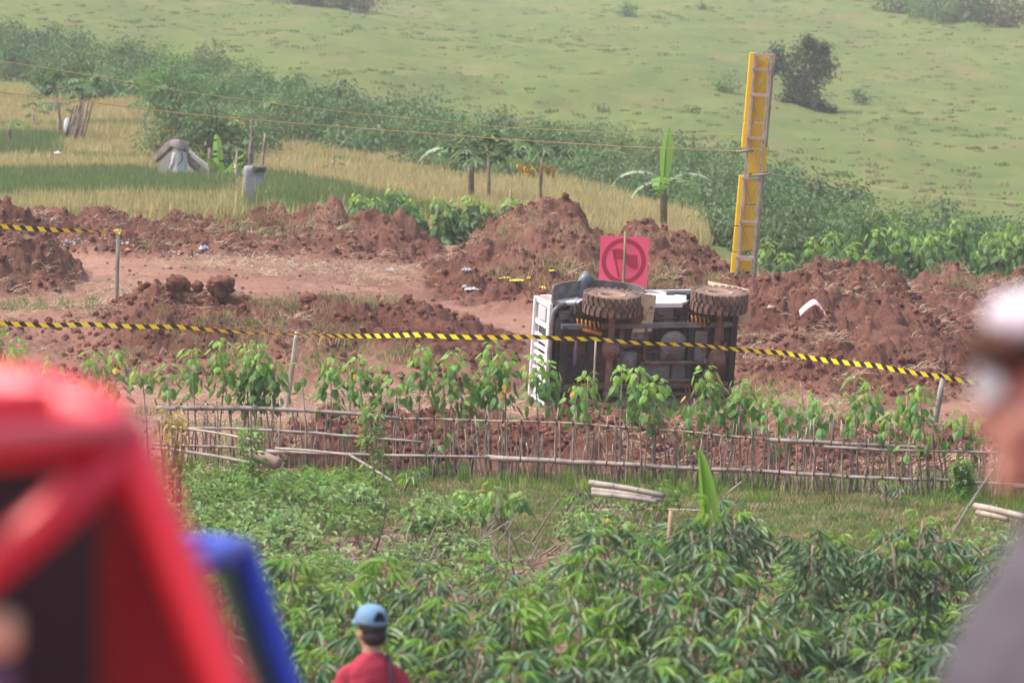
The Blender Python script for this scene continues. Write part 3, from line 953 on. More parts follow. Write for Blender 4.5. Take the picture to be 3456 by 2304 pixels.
banana(1590, 670, 134, .9, [(180, 1.5, 1.15, .12, .1, 'banana'), (20, 1.2, 1.3, .2, .9, 'bananaf'), (170, .9, 1.5, .22, 1.6, 'frond'), (-20, .8, 1.3, .22, 1.9, 'bananaf'), (220, 1.0, 1.2, .2, 1.5, 'bananaf')], 'banana plant with an upright rolled leaf and brown trunk behind the leafy shrubs')
banana(2240, 760, 120, .95, [(55, 1.50, 1.15, .16, .16, 'banana'), (180, .75, 1.3, .13, 1.5, 'frond'), (5, .6, 1.15, .10, 1.1, 'frond'), (190, .2, .95, .14, 1.3, 'frond'), (-100, .7, .9, .2, 2.0, 'banana'), (-25, .4, 1.3, .17, 1.9, 'bananaf')], 'banana plant with a broad upright leaf and pale drooping leaves behind the middle heap')
banana(30, 470, 168, .35, [(175, .5, .9, .2, 1.4, 'bananaf'), (10, .6, 1.0, .22, 1.5, 'bananaf'), (60, .9, .8, .2, 1.3, 'bananaf')], 'low banana plant at the far left edge of the green rice')
banana(740, 650, 148, .2, [(200, 1.3, 1.3, .13, .5, 'banana'), (-10, 1.2, 1.3, .13, .7, 'banana'), (100, 1.4, 1.5, .14, .4, 'banana'), (250, 1.2, 1.0, .12, .6, 'mid'), (320, 1.1, 1.1, .13, .9, 'banana')], 'clump of bright banana leaves between the hut and the rubble wall')

# ---- heart leaved saplings: shared leaves
def heart_leaf(m, L=.15, W=.12, pet=.09):
    b = MB()
    b.tube([(0, 0, 0), (pet * .6, 0, pet * .35), (pet, 0, pet * .3)], [.004, .003, .003], 3, caps=False)
    o = Vector((pet, 0, pet * .3)); d = Vector((.55, 0, -1)).normalized(); n = Vector((1, 0, .55)).normalized()
    def q(t, s, f): return o + d * L * t + Vector((0, s * W, 0)) + n * f * L
    b.add([q(0, 0, 0), q(.12, .45, -.10), q(.45, .5, -.10), q(.8, .2, -.1), q(1.0, 0, -.05), q(.45, 0, .04), q(-.08, .25, -.06), q(.12, -.45, -.10), q(.45, -.5, -.10), q(.8, -.2, -.1), q(-.08, -.25, -.06)],
          [(0, 6, 1, 5), (1, 2, 5), (2, 3, 5), (3, 4, 5), (0, 5, 7, 10), (7, 5, 8), (8, 5, 9), (9, 5, 4)])
    return b.mesh('leaf', m)


HL = [heart_leaf(LF['young'], .13, .095), heart_leaf(LF['mid'], .155, .105), heart_leaf(LF['mid'], .17, .12), heart_leaf(LF['bush'], .17, .13), heart_leaf(LF['yellow'], .14, .11)]
sap_n = 0


def sapling(u, y, row_base, row_top, lab, dens=1.0, leafscale=1.0, lean=None, stem_from=.45, nstem=1, group=None, far=False, maxl=40, cat='sapling'):
    """leafy shoot: stem, drooping heart shaped leaves in whorls from stem_from to the top"""
    global sap_n
    base = P(u, row_base, y); top = P(u, row_top, y).z
    h = top - base.z
    t = thing('leafy_sapling', lab, cat, base, group=group)
    for sidx in range(nstem):
        ln = rnd.uniform(-.12, .12) if lean is None else lean
        ln += (sidx - (nstem - 1) / 2) * .28
        hh = h * (1 if sidx == 0 else rnd.uniform(.75, .95))
        ly = rnd.uniform(-.1, .1)
        q = [Vector((0, 0, -.1)), Vector((ln * .3 + rnd.uniform(-.02, .02), ly * .3, hh * .4)), Vector((ln * .7, ly * .7, hh * .75)), Vector((ln, ly, hh))]
        b = MB(); b.tube(q, [.014, .011, .008, .004], 5)
        put('stem', b.mesh('stem', TWIG if not far else GSTEM, True), t)
        n = int(min(maxl, dens * (10 + hh * (1 - stem_from) * 34)))
        for k in range(n):
            f = stem_from + (1 - stem_from) * (k / max(1, n - 1)) ** .8
            seg = f * 3; i = min(2, int(seg)); pos = q[i].lerp(q[i + 1], seg - i) if i > 0 else q[0].lerp(q[1], seg)
            # side twigs: leaves further out lower down
            a = k * 2.4 + rnd.uniform(-.5, .5)
            out = (.02 + .13 * (1 - f) / (1 - stem_from) * rnd.random() + (.03 if rnd.random() < .5 else 0)) * leafscale
            pos = pos + Vector((math.cos(a) * out, math.sin(a) * out, rnd.uniform(-.02, .05)))
            el = rnd.uniform(-.5, .45) + (.35 if f > .93 else 0)
            me = HL[0] if f > .8 else (HL[3] if far else rnd.choice((HL[1], HL[2], HL[0] if rnd.random() < .3 else HL[1])))
            if not far and rnd.random() < .012: me = HL[4]
            put('leaf', me, t, pos, (rnd.uniform(-.3, .3), -el, a), leafscale * rnd.uniform(.65, 1.05) * (.75 if f > .95 else 1))
    sap_n += 1
    return t


def fence_base(u):
    y = float(fence_y(u)); return y, float(H0(np.array([(u - 1728) / FOC * y]), np.array([y]))[0])


FS = [  # (u, top row, density, label)
    (20, 1090, 1.3, 'leafy sapling at the far left edge above the red car'), (75, 1140, .8, 'smaller sapling beside the far left one above the red car'),
    (205, 1205, .35, 'faint small sapling tip above the roof of the red car'), (300, 1190, .8, 'sapling with two tufts above the blurred red roof'), (370, 1185, 1.0, 'bushier sapling just right of the one over the red roof'),
    (505, 1230, .8, 'short sapling at the free left end of the stake fence'), (590, 1240, .7, 'short pale sapling above the left end of the top rail'),
    (660, 1180, 1.0, 'slim sapling left of the tall leafy clump by the tape post'), (735, 1220, .8, 'middle sized sapling inside the clump left of the tape post'),
    (800, 1155, 1.5, 'tallest sapling of the clump left of the tape post'), (850, 1165, 1.3, 'second tallest sapling of the clump left of the tape post'), (915, 1175, 1.4, 'sapling with hanging leaves touching the tape post'),
    (1035, 1220, .25, 'thin nearly bare sapling just right of the tape post'), (1115, 1215, 1.2, 'leafy sapling right of the thin bare one'),
    (1235, 1210, 1.0, 'sapling leaning right over the long grey rail'), (1180, 1245, .6, 'low sapling under the leaning one at the grey rail'), (1300, 1240, 1.0, 'rounded sapling above the right end of the grey rail'),
    (1400, 1180, 1.1, 'narrow pointed sapling standing above its neighbours'), (1360, 1275, .8, 'low leafy sapling at the foot of the narrow pointed one'),
    (1510, 1230, .9, 'sapling with spreading leaves two metres left of the jeep'), (1590, 1190, 1.3, 'dense sapling nearest the left side of the jeep grille'), (1545, 1300, .7, 'low sapling between the two dense ones left of the jeep'),
    (1700, 1165, 1.5, 'tall dense sapling right before the jeep grille'), (1660, 1260, .9, 'lower sapling in the tall clump left of the jeep'), (1815, 1210, 1.0, 'sapling covering the white jeep grille'),
    (1880, 1225, 1.0, 'sapling in front of the dark engine bay of the jeep'), (1975, 1265, 1.0, 'sapling just left of the thin stick in front of the jeep'), (1920, 1310, .9, 'low broad sapling in front of the front axle'),
    (2090, 1240, 1.1, 'sapling in front of the gearbox of the jeep'), (2165, 1250, 1.3, 'dense bright sapling below the middle of the jeep'), (2255, 1285, .8, 'smaller sapling below the fuel tank of the jeep'), (2310, 1355, .8, 'low sapling under the rear driveshaft'),
    (2445, 1245, 1.6, 'tall bushy sapling in front of the rear axle of the jeep'), (2380, 1290, .9, 'narrow sapling left of the tall bushy one at the jeep rear'), (2500, 1300, 1.1, 'sapling right behind the rear end of the jeep'),
    (2590, 1325, 1.0, 'sapling standing clear to the right of the jeep'), (2650, 1345, .8, 'small sapling before the red slope, second right of the jeep'), (2715, 1340, .8, 'small sapling before the red slope, third right of the jeep'),
    (2780, 1350, .7, 'small pale sapling near the bare slanting stick'), (2865, 1370, .7, 'small sapling right of the bare slanting stick'),
    (2895, 1275, .7, 'tall sapling with a bare lower stem on the red slope'), (2950, 1300, .9, 'sapling leaning against the tall bare stemmed one'), (2985, 1390, .8, 'low sapling beneath the pair with bare stems'),
    (3050, 1330, 1.0, 'dense sapling two steps left of the right tape post'), (3000, 1420, .9, 'low dense sapling left of the right tape post'), (3135, 1310, 1.0, 'sapling touching the right tape post'),
    (3270, 1400, .9, 'sapling beyond the right tape post'), (3320, 1410, .8, 'sapling close to the blurred man at the right edge'), (3160, 1450, .7, 'low sapling under the right tape post'),
    (2355, 1480, .9, 'drooping leafy sprout hanging below the upper rail right of the jeep'), (2625, 1450, .9, 'leafy sprout on the upper rail below the red slope'), (3080, 1500, .6, 'leafy sprout between the rails near the right tape post'),
    (3280, 1530, .6, 'leafy sprout low between the rails at the right end'), (1460, 1470, .6, 'leafy sprout growing between the rails left of the jeep'), (1170, 1435, .4, 'tiny sprout with two leaves on the second grey rail'),
]
for (u, top, dn, lab) in FS:
    y, z = fence_base(u)
    y2 = y + rnd.uniform(-.15, .45)
    rb = 287 - z / y2 * FOC
    hpx = rb - top
    sf = .42 if hpx > 330 else .35
    if 'drooping' in lab or 'sprout' in lab: sf = .3
    sapling(u, y2, rb, top, lab, dens=dn * (.92 if hpx > 280 else .62), stem_from=max(.28, sf + .06 + .10 * (dn < 1)), nstem=2 if dn >= 1.3 else 1, leafscale=.95)

# shrubby saplings behind the left heaps
k = 0
names_ = ['left end', 'second from the left', 'tall one left of the middle', 'beside the tall one', 'middle', 'right of the middle', 'under the papaya', 'second from the right', 'right end', 'low front left', 'low front middle', 'low front right', 'low behind the left heap', 'low at the right']
for (u, rb, top) in [(1225, 790, 665), (1290, 800, 680), (1350, 800, 632), (1395, 820, 700), (1490, 830, 668), (1560, 835, 680), (1610, 830, 660), (1680, 830, 700), (1730, 790, 678), (1440, 850, 725), (1520, 850, 720), (1600, 850, 730), (1390, 850, 760), (1660, 850, 745)]:
    sapling(u, 113.6, rb + 25, top, 'leafy shrub in the clump behind the red heaps, ' + names_[k], dens=1.7, leafscale=1.25, stem_from=.15, nstem=2, far=True, maxl=34, cat='shrub'); k += 1
# shrubs right behind the right embankment
k = 0
rights = [(2600, 840), (2680, 880), (2760, 820), (2560, 870), (2830, 800), (2900, 840), (2990, 790), (3060, 770), (3130, 830), (3180, 800), (3240, 760), (3290, 850), (3350, 800), (3420, 780), (3470, 830), (2940, 860), (3110, 860), (3390, 870)]
for (u, top) in rights:
    sapling(u, 113 + 2.5 * (k % 3), top + 230, top - 10, 'bright leafy shrub behind the right embankment, ' + ['just right of the tower foot', 'second right of the tower', 'third right of the tower', 'touching the tower foot', 'above the pink fragment', 'right above the crest top', 'tall over the dip', 'tall beside the dip', 'low in the dip', 'behind the far heap', 'tallest behind the far heap', 'low in front of the far heap', 'right of the far heap', 'near the right edge', 'at the right edge', 'low on the crest', 'low before the dip', 'low near the right edge'][k],
            dens=1.9, leafscale=1.35, stem_from=.15, nstem=2, far=True, maxl=38, cat='shrub'); k += 1

# ---- cassava
CL = []
for k in range(5):
    r = random.Random(300 + k); b = MB(); pet = .16 + .05 * r.random()
    b.tube([(0, 0, 0), (pet * .5, 0, .05), (pet, 0, .06)], [.0035, .003, .0025], 3, caps=False)
    np_ = len(b.f)
    nl = 7 if k % 2 == 0 else 5
    for j in range(nl):
        a = (j - (nl - 1) / 2) * (2.0 * math.pi / (nl + 1.2)) + r.uniform(-.08, .08)
        L = (.215 - .035 * abs(j - (nl - 1) / 2) / 1.5) * r.uniform(.9, 1.15); W = L * .25
        dr = .25 + r.uniform(0, .35)
        o = Vector((pet, 0, .06)); d = Vector((math.cos(a), math.sin(a), -.5 + .1 * abs(a) / 2)).normalized(); s = Vector((-math.sin(a), math.cos(a), 0))
        def pt(t, w_, z_): return o + d * L * t + s * w_ * W + Vector((0, 0, -dr * L * t * t + z_))
        f = .02
        b.add([pt(0, 0, 0), pt(.3, .35, f * .6), pt(.6, .5, f), pt(.85, .25, f * .4), pt(1, 0, 0), pt(.6, 0, 0), pt(.3, 0, 0), pt(.3, -.35, f * .6), pt(.6, -.5, f), pt(.85, -.25, f * .4)],
              [(0, 6, 1), (6, 5, 2, 1), (5, 3, 2), (5, 4, 3), (0, 7, 6), (7, 8, 5, 6), (8, 9, 5), (9, 4, 5)])
    me = b.mesh('leaf', LF['cas'] if k < 3 else LF['casy'])
    me.materials.append(mat('red_petiole', (.30, .07, .05), rough=.5))
    for i in range(np_): me.polygons[i].material_index = 1
    CL.append(me)


def cassava(x, y, h, lab, young=.2, nl=22, group='cassava plants filling the lower field', spread=1.0):
    z = float(H0(np.array([x]), np.array([y]))[0])
    t = thing('cassava_plant', lab, 'plant', (x, y, z), (0, 0, 0), group)
    nst = 2 if rnd.random() < .6 else 1
    for s_ in range(nst):
        lx, ly = rnd.uniform(-.22, .22), rnd.uniform(-.2, .2)
        hh = h * (1 if s_ == 0 else rnd.uniform(.75, .95))
        b = MB(); b.tube([(0, 0, -.05), (lx * .4, ly * .4, hh * .5), (lx, ly, hh)], [.016, .013, .006], 5)
        put('stem', b.mesh('stem', TWIG, True), t)
        m_ = nl if nst == 1 else int(nl * .62)
        for k in range(m_):
            f = .42 + .58 * (k / (m_ - 1)) ** .75
            pos = Vector((lx * f, ly * f, hh * f)); a = k * 2.4 + rnd.uniform(-.4, .4)
            el = (.62 - (1 - f) * .9) * rnd.uniform(.4, 1.3)
            top = f > .93
            me = rnd.choice(CL[3:]) if (rnd.random() < young or (top and rnd.random() < .5)) else rnd.choice(CL[:3])
            sc_ = rnd.uniform(.60, .98) * spread * (.75 if top else 1)
            put('leaf', me, t, pos, (rnd.uniform(-.2, .2), -el + rnd.uniform(-.1, .2), a), sc_)
    return t


ncas = 0
for yi, y in enumerate([34.4, 35.7, 37.0, 38.4, 39.9, 41.4, 43.0]):
    lo_u = 560
    x = (lo_u - 1728) / FOC * y
    while x < (3560 - 1728) / FOC * y:
        xx = x + rnd.uniform(-.15, .15); yy = y + rnd.uniform(-.4, .4); u = 1728 + FOC * xx / yy
        toprow = np.interp(u, [850, 1000, 1300, 1600, 1900, 2250, 2500, 2700, 2900, 3456], [1900, 1900, 1890, 1870, 1835, 1850, 1860, 1990, 2060, 2080])
        zt = -(toprow - 287) / FOC * 42
        h = (min(1.55, max(.9, zt + 4.68)) - .17) * rnd.uniform(.84, 1.03)
        if yi < 3: h = min(h, 1.3) * .95
        near_man = abs(u - 1250) < 190 and yy < 36.2
        if not near_man:
            yg = .42 if (u < 2150 and y > 37.5) else .12
            cassava(xx, yy, h, 'cassava plant with drooping fingered leaves in the lower field', young=yg, nl=25); ncas += 1
        x += .50
for yi, y in enumerate([45.0, 46.8, 48.8, 51.0, 53.5]):
    x = (2150 - 1728) / FOC * y
    while x < (3650 - 1728) / FOC * y:
        xx = x + rnd.uniform(-.2, .2); yy = y + rnd.uniform(-.5, .5); u = 1728 + FOC * xx / yy
        toprow = np.interp(u, [2150, 2300, 2550, 2700, 2900, 3050, 3150, 3250, 3456], [1800, 1770, 1700, 1760, 1860, 1730, 1800, 1820, 1850])
        h = -(toprow - 287) / FOC * y + 4.68 - .06
        h = min(1.35, max(.4, h)) * rnd.uniform(.85, 1.02)
        if rnd.random() < (.93 if u < 2750 else .8):
            cassava(xx, yy, h, 'dark cassava plant in the group below the right part of the fence', young=.06, nl=25, group='darker cassava plants at the right of the field', spread=.95); ncas += 1
        x += .5
print('cassava', ncas)
# dry small cassava seedlings in the grass
for (u, row) in [(1350, 1660), (1900, 1740), (2000, 1760), (3000, 1700)]:
    p = on_ground(u, row + 12, 45, 68)
    if p: cassava(p.x, p.y, .28, 'small cassava seedling in the grass ' + {1350: 'beyond the bean patch', 1900: 'left of the bamboo strips', 2000: 'below the bamboo pile', 3000: 'below the right part of the fence'}[u], nl=9, spread=.7, group='cassava seedlings')

# ---- low bean plants, foliage of small ovate leaves
BE = []
for k in range(5):
    r = random.Random(400 + k); f = MB(); st = MB(); hgt = .5
    for t in range(11):
        a = r.uniform(0, 6.28); q = math.sqrt(r.random()) * .30; zt = hgt * r.uniform(.45, 1)
        tip = Vector((q * math.cos(a), q * math.sin(a), zt))
        st.tube([(tip.x * .3, tip.y * .3, 0), (tip.x * .8, tip.y * .7, zt * .6), tip], [.007, .005, .003], 3, caps=False)
        for j in range(9):
            o = Vector((r.gauss(0, .07), r.gauss(0, .07), r.uniform(-.14, .05)))
            an = r.uniform(0, 6.28); d = Vector((math.cos(an), math.sin(an), r.uniform(-.7, .15)))
            base = tip + o; L = r.uniform(.07, .12); W = L * .72
            d.normalize(); s = d.cross(Vector((0, 0, 1))).normalized(); nn = s.cross(d)
            f.add([base, base + d * L * .35 + s * W * .5 + nn * .015, base + d * L * .7 + s * W * .35 + nn * .01, base + d * L - nn * .02, base + d * L * .7 - s * W * .35 + nn * .01, base + d * L * .35 - s * W * .5 + nn * .015], [(0, 1, 2, 3), (0, 3, 4, 5)])
    BE.append((f.mesh('foliage', LF['bean'] if k % 2 else mat('bean_leaf_pale', (.17, .27, .10), rough=.5, transl=.3, objvar=.2)), st.mesh('stems', TWIG)))
nb = 0
bplaced = []
for i in range(430):
    u = rnd.uniform(520, 2350); y = rnd.uniform(46, 64)
    zz = float(H0(np.array([0.]), np.array([y]))[0]); row = 287 - zz / y * FOC
    x = (u - 1728) / FOC * y
    dens = np.interp(u, [520, 900, 1250, 1500, 1900, 2350], [.8, .8, .3, .14, .12, .08])
    if row < np.interp(u, [500, 900, 1300, 1500, 2350], [1600, 1640, 1700, 1760, 1800]) : continue
    if rnd.random() > dens: continue
    if any((x - a) ** 2 + (y - c) ** 2 < .34 ** 2 for a, c in bplaced): continue
    bplaced.append((x, y))
    if nb >= 170: break
    place_plant('bean_plant', BE[nb % 5], (x, y, zz), rnd.uniform(0, 6), rnd.uniform(.6, 1.05), 'low bean plant with small oval leaves in the patch below the fence', 'plant', 'bean plants in the patch below the fence')
    nb += 1
for i in range(34):
    u = rnd.uniform(2450, 3400); y = rnd.uniform(42.5, 54); x = (u - 1728) / FOC * y
    place_plant('bean_plant', BE[i % 5], (x, y, -4.68), rnd.uniform(0, 6), rnd.uniform(.6, 1.1), 'low leafy weed between the dark cassava plants at the right', 'plant', 'weeds between the dark cassava plants')
print('beans', nb)


def climber(u, yb, top, lab, seed, wdt=.16):
    """vine climbing a thin stick"""
    z = float(H0(np.array([0.]), np.array([yb]))[0]); x = (u - 1728) / FOC * yb
    zt = -(top - 287) / FOC * yb; h = zt - z
    t = thing('climbing_vine', lab, 'plant', (x, yb, z)); r = random.Random(seed)
    st = MB(); st.tube([(.12, 0, -.05), (.04, 0, h * .5), (0, 0, h * .98)], [.014, .012, .008], 5)
    put('stick', st.mesh('stick', TWIG), t)
    f = MB()
    for k in range(230):
        q = r.random() ** .85; c = Vector((.12 * (1 - q), 0, h * q)); a = r.uniform(0, 6.28); o = r.uniform(.01, wdt) * (1.25 - .6 * q)
        b_ = c + Vector((math.cos(a) * o, math.sin(a) * o, r.uniform(-.05, .05)))
        leafq(f, b_, Vector((math.cos(a), math.sin(a), r.uniform(-.9, .3))), Vector((0, 0, 1)), r.uniform(.06, .11), r.uniform(.05, .08))
    put('foliage', f.mesh('foliage', LF['bean']), t)


climber(842, 61, 1440, 'vine climbing a stick beside the wooden log', 3)
climber(1245, 62, 1360, 'tall vine climbing a stick in front of the grey rail', 4)
climber(3060, 48, 1880, 'yellow green vine at the foot of the leaning bamboo stick', 5, .12)
climber(3240, 63, 1560, 'small vine at the right end of the fence', 6, .09)

# bigger leafed young plants in the open soil of the patch
for (u, rb, top, lab) in [(1570, 1790, 1665, 'broad leafed young plant on bare soil below the fence'), (1705, 1800, 1650, 'taller broad leafed young plant on bare soil'), (1470, 1870, 1720, 'broad leafed plant left of the bare twigs'), (1990, 1850, 1740, 'bright young plant left of the short bamboo post'), (2080, 1850, 1760, 'pale young plant beside the short bamboo post'), (1640, 1800, 1700, 'small broad leafed plant between the two larger ones')]:
    y = 4.68 * FOC / (rb - 287)
    sapling(u, y, rb, top, lab, dens=1.0, leafscale=.85, stem_from=.4, nstem=2, cat='plant')

# bare branching twigs lying in the patch
b = MB(); r = random.Random(9)
for k in range(170):
    u = r.uniform(1000, 2150); y = r.uniform(51, 59); x = (u - 1728) / FOC * y; z = -4.68
    a = r.uniform(0, 6.28); el = r.uniform(.1, 1.2); L = r.uniform(.15, .7)
    e = Vector((x + math.cos(a) * math.cos(el) * L, y + math.sin(a) * math.cos(el) * L, z + math.sin(el) * L))
    m_ = Vector((x, y, z)).lerp(e, .5) + Vector((r.uniform(-.04, .04), 0, r.uniform(0, .05)))
    b.tube([(x, y, z), m_, e], [.012, .009, .005], 4, caps=False)
    b.tube([m_, m_ + Vector((r.uniform(-.15, .15), r.uniform(-.1, .1), r.uniform(.02, .15)))], [.005, .003], 3, caps=False)
tw = b.build('bare_twigs', TWIG); tag(tw, 'dry bare twigs scattered over the open soil of the patch', kind='stuff')
# dead straw and fine twigs on the dug soil
strw = []
for k in range(4):
    r = random.Random(70 + k); b = MB()
    for j in range(7):
        a = r.uniform(0, 6.28); L = r.uniform(.06, .22); c = Vector((r.uniform(-.1, .1), r.uniform(-.1, .1), .015))
        d = Vector((math.cos(a), math.sin(a), r.uniform(-.1, .5))) * L
        b.tube([c, c + d * .5 + Vector((0, 0, .02)), c + d], [.0035, .003, .002], 3, caps=False)
    strw.append(b.mesh('straw', mat('dry_straw', (.42, .33, .22), rough=.8, objvar=.4)))
field('straw_litter', 9000, -100, 3600, 67.8, 112, strw, .6, 1.5, hfun=soil, cond=lambda x, y, u: fbm(x * .5 + 20, y * .35, 3, 49) > .5, label='dry stalks and roots sticking out of the red soil')

# foreground banana leaves
bl = thing('banana_plant', 'young banana plant with one bright upright rolled leaf above the cassava', 'plant', P(2395, 2085, 48))
put('leaf', banana_leaf(1.42, .095, LF['banana'], .16, 0, 1, up=1.52, fold=-1.1), bl, rot=(0, 0, R(115)))
put('leaf', banana_leaf(.9, .15, LF['banana'], .9, 4, 2, up=1.0), bl, rot=(0, 0, R(170)))
put('leaf', banana_leaf(.78, .11, mat('banana_leaf_blue', (.13, .28, .10), rough=.4, transl=.35), .35, 3, 3, up=.80), bl, (-.02, 0, .32), (R(25), 0, R(186)))
b = MB(); b.tube([(0, 0, -.4), (0, 0, .1)], [.04, .03], 8); put('trunk', b.mesh('trunk', GSTEM, True), bl)
bl = thing('banana_plant', 'low banana plant at the bottom of the field left of the grey shirted man', 'plant', P(3060, 2420, 39.5))
for k, (az, up) in enumerate([(175, .9), (10, .8), (60, 1.2), (20, 1.45)]):
    put('leaf', banana_leaf(.6, .1, LF['banana'], 1.0, 2, 9 + k, up=up), bl, rot=(0, 0, R(az)))

# ================================================================== STAKE FENCE
fy0, fz0 = fence_base(1900)
fence = thing('stake_fence', 'long fence of thin crooked live stakes tied to weathered bamboo rails', 'fence', ((1900 - 1728) / FOC * fy0, fy0, fz0))
stake_vars = []
for k in range(9):
    r = random.Random(500 + k); b = MB(); pts = []
    lx = r.uniform(-.10, .10); ly = r.uniform(-.04, .04)
    for i in range(6):
        f = i / 5; pts.append((lx * f + r.uniform(-.022, .022) * (i > 0), ly * f + r.uniform(-.015, .015), -.1 + 1.1 * f))
    b.tube(pts, [.013, .012, .011, .010, .009, .006], 5)
    if k % 3 == 0:
        p = Vector(pts[3]); b.tube([p, p + Vector((r.choice((-1, 1)) * .06, 0, .12)), p + Vector((r.choice((-1, 1)) * .08, 0, .3))], [.006, .005, .003], 4, caps=False)
    stake_vars.append(b.mesh('stake', TWIG, True))
cnt = 0
u = 545.0
while u < 3500 and cnt < 296:
    y, z = fence_base(u); y += rnd.uniform(-.06, .06)
    x = (u - 1728) / FOC * y
    toprow = np.interp(u, [545, 900, 1300, 1800, 2300, 2800, 3456], [1350, 1365, 1390, 1410, 1430, 1450, 1480]) + rnd.uniform(-45, 90)
    h = -(toprow - 287) / FOC * y - z
    put('stake', rnd.choice(stake_vars), fence, (x - fence.location.x, y - fence.location.y, z - fence.location.z), (0, 0, rnd.choice((0, math.pi)) + rnd.uniform(-.3, .3)), (1, 1, max(.45, h)))
    cnt += 1
    u += rnd.choice((8, 10, 12, 13, 15, 17))
    if rnd.random() < .08: u += 14


def rail(pts, rad, m=BAMG, dy=-.05, jit=4):
    """bamboo rail through photo pixels, along the fence line"""
    w_ = []
    us = [p[0] for p in pts]; rs = [p[1] for p in pts]
    nn = max(4, int((us[-1] - us[0]) / 70))
    for i in range(nn + 1):
        u_ = us[0] + (us[-1] - us[0]) * i / nn
        y_ = float(fence_y(u_)) + dy
        w_.append(P(u_, np.interp(u_, us, rs) + rnd.uniform(-jit, jit) * .4, y_))
    b = MB(); rr = [rad * (1 - .35 * i / nn) * rnd.uniform(.95, 1.05) for i in range(nn + 1)]
    b.tube(w_, rr, 8)
    # nodes: thin rings
    for i in range(1, nn):
        d = (w_[i + 1] - w_[i - 1]).normalized(); c = w_[i]
        b.tube([c - d * .006, c + d * .006], [rr[i] * 1.16] * 2, 8)
    return b.build('rail', m, fence, smooth=True)


rail([(530, 1376), (900, 1378), (1100, 1388), (1350, 1410)], .030)
rail([(1340, 1412), (1500, 1415), (1900, 1425), (2300, 1455), (2640, 1485)], .013, TWIG)
rail([(2600, 1482), (2950, 1502), (3150, 1512)], .026, BAMG)
rail([(2780, 1508), (3100, 1522), (3470, 1530)], .018, BAMG, dy=-.09)
rail([(560, 1442), (900, 1450), (1150, 1468), (1430, 1492)], .022)
rail([(520, 1500), (800, 1510), (1060, 1530)], .020, BAMG)
rail([(900, 1522), (1250, 1535), (1650, 1542)], .022, BAMG, dy=-.09)
rail([(1640, 1543), (2000, 1562), (2300, 1578), (2510, 1586)], .034, BAMG)
rail([(2500, 1586), (2900, 1610), (3200, 1620), (3500, 1640)], .023, BAMG)
rail([(3420, 1640), (3480, 1645), (3600, 1650)], .03, BAMG)
# string ties where stakes meet rails
b = MB()
for u_ in range(600, 3400, 58):
    for rr in ((np.interp(u_, [530, 1350, 1900, 2640, 3456], [1376, 1411, 1425, 1485, 1530])), (np.interp(u_, [530, 1060, 1640, 2510, 3456], [1500, 1530, 1543, 1586, 1635]))):
        c = P(u_ + rnd.uniform(-5, 5), rr, float(fence_y(u_)) - .05)
        b.tube([c + Vector((-.008, 0, 0)), c + Vector((.008, 0, 0))], [.034, .034], 7)
ti = b.build('tie', mat('tie', (.07, .05, .045), rough=.9), fence); ti['kind'] = 'stuff'


def pole_thing(name, label, cat, a, bb, rad, m=BAMBOO, nodes=True, group=None, rad2=None, seg=9):
    a = Vector(a); bb = Vector(bb); rad2 = rad if rad2 is None else rad2
    t = thing(name, label, cat, a, group=group)
    b = MB(); L = (bb - a).length; n = max(2, int(L / .28)); d = (bb - a).normalized()
    side = d.cross(Vector((0, 1, 0)))
    pts = [a.lerp(bb, i / n) + side * (math.sin(i / n * 3.14) * L * .012) for i in range(n + 1)]
    b.tube(pts, [rad + (rad2 - rad) * i / n for i in range(n + 1)], seg)
    b.build('shaft', m, t, smooth=True)
    if nodes:
        b = MB()
        for i in range(1, n):
            b.tube([pts[i] - d * .007, pts[i] + d * .007], [rad * 1.14] * 2, seg)
        b.build('nodes', m, t, smooth=True)['kind'] = 'stuff'
    return t


# loose poles in front of the fence
pole_thing('bamboo_pole', 'thin pale bamboo pole slanting down to the log at the left end of the fence', 'pole', P(570, 1438, 66.5), P(885, 1490, 65.5), .014)
pole_thing('bamboo_pole', 'grey bamboo pole slanting to the ground under the wooden log', 'pole', P(530, 1510, 66), P(960, 1585, 64.5), .020, BAMG)
pole_thing('bamboo_pole', 'split bamboo pole bending down to the grass in the middle of the fence', 'pole', P(930, 1512, 67), P(1180, 1535, 66), .014)
pole_thing('bamboo_pole', 'short end of bamboo running from the bend down into the grass', 'pole', P(1180, 1535, 66), P(1330, 1628, 64), .014, BAMG)
b = MB(); a0, a1 = P(835, 1525, 64.6), P(945, 1566, 64.4)
lg = thing('wooden_log', 'short thick round wooden log lying across the poles at the left of the fence', 'log', a0)
b.tube([a0, a0.lerp(a1, .06), a0.lerp(a1, .5), a0.lerp(a1, .93), a1], [.055, .07, .075, .07, .05], 14); b.build('log', mat('log_wood', (.22, .15, .115), (.30, .22, .17), 5, rough=.8, bump=.004), lg, smooth=True)

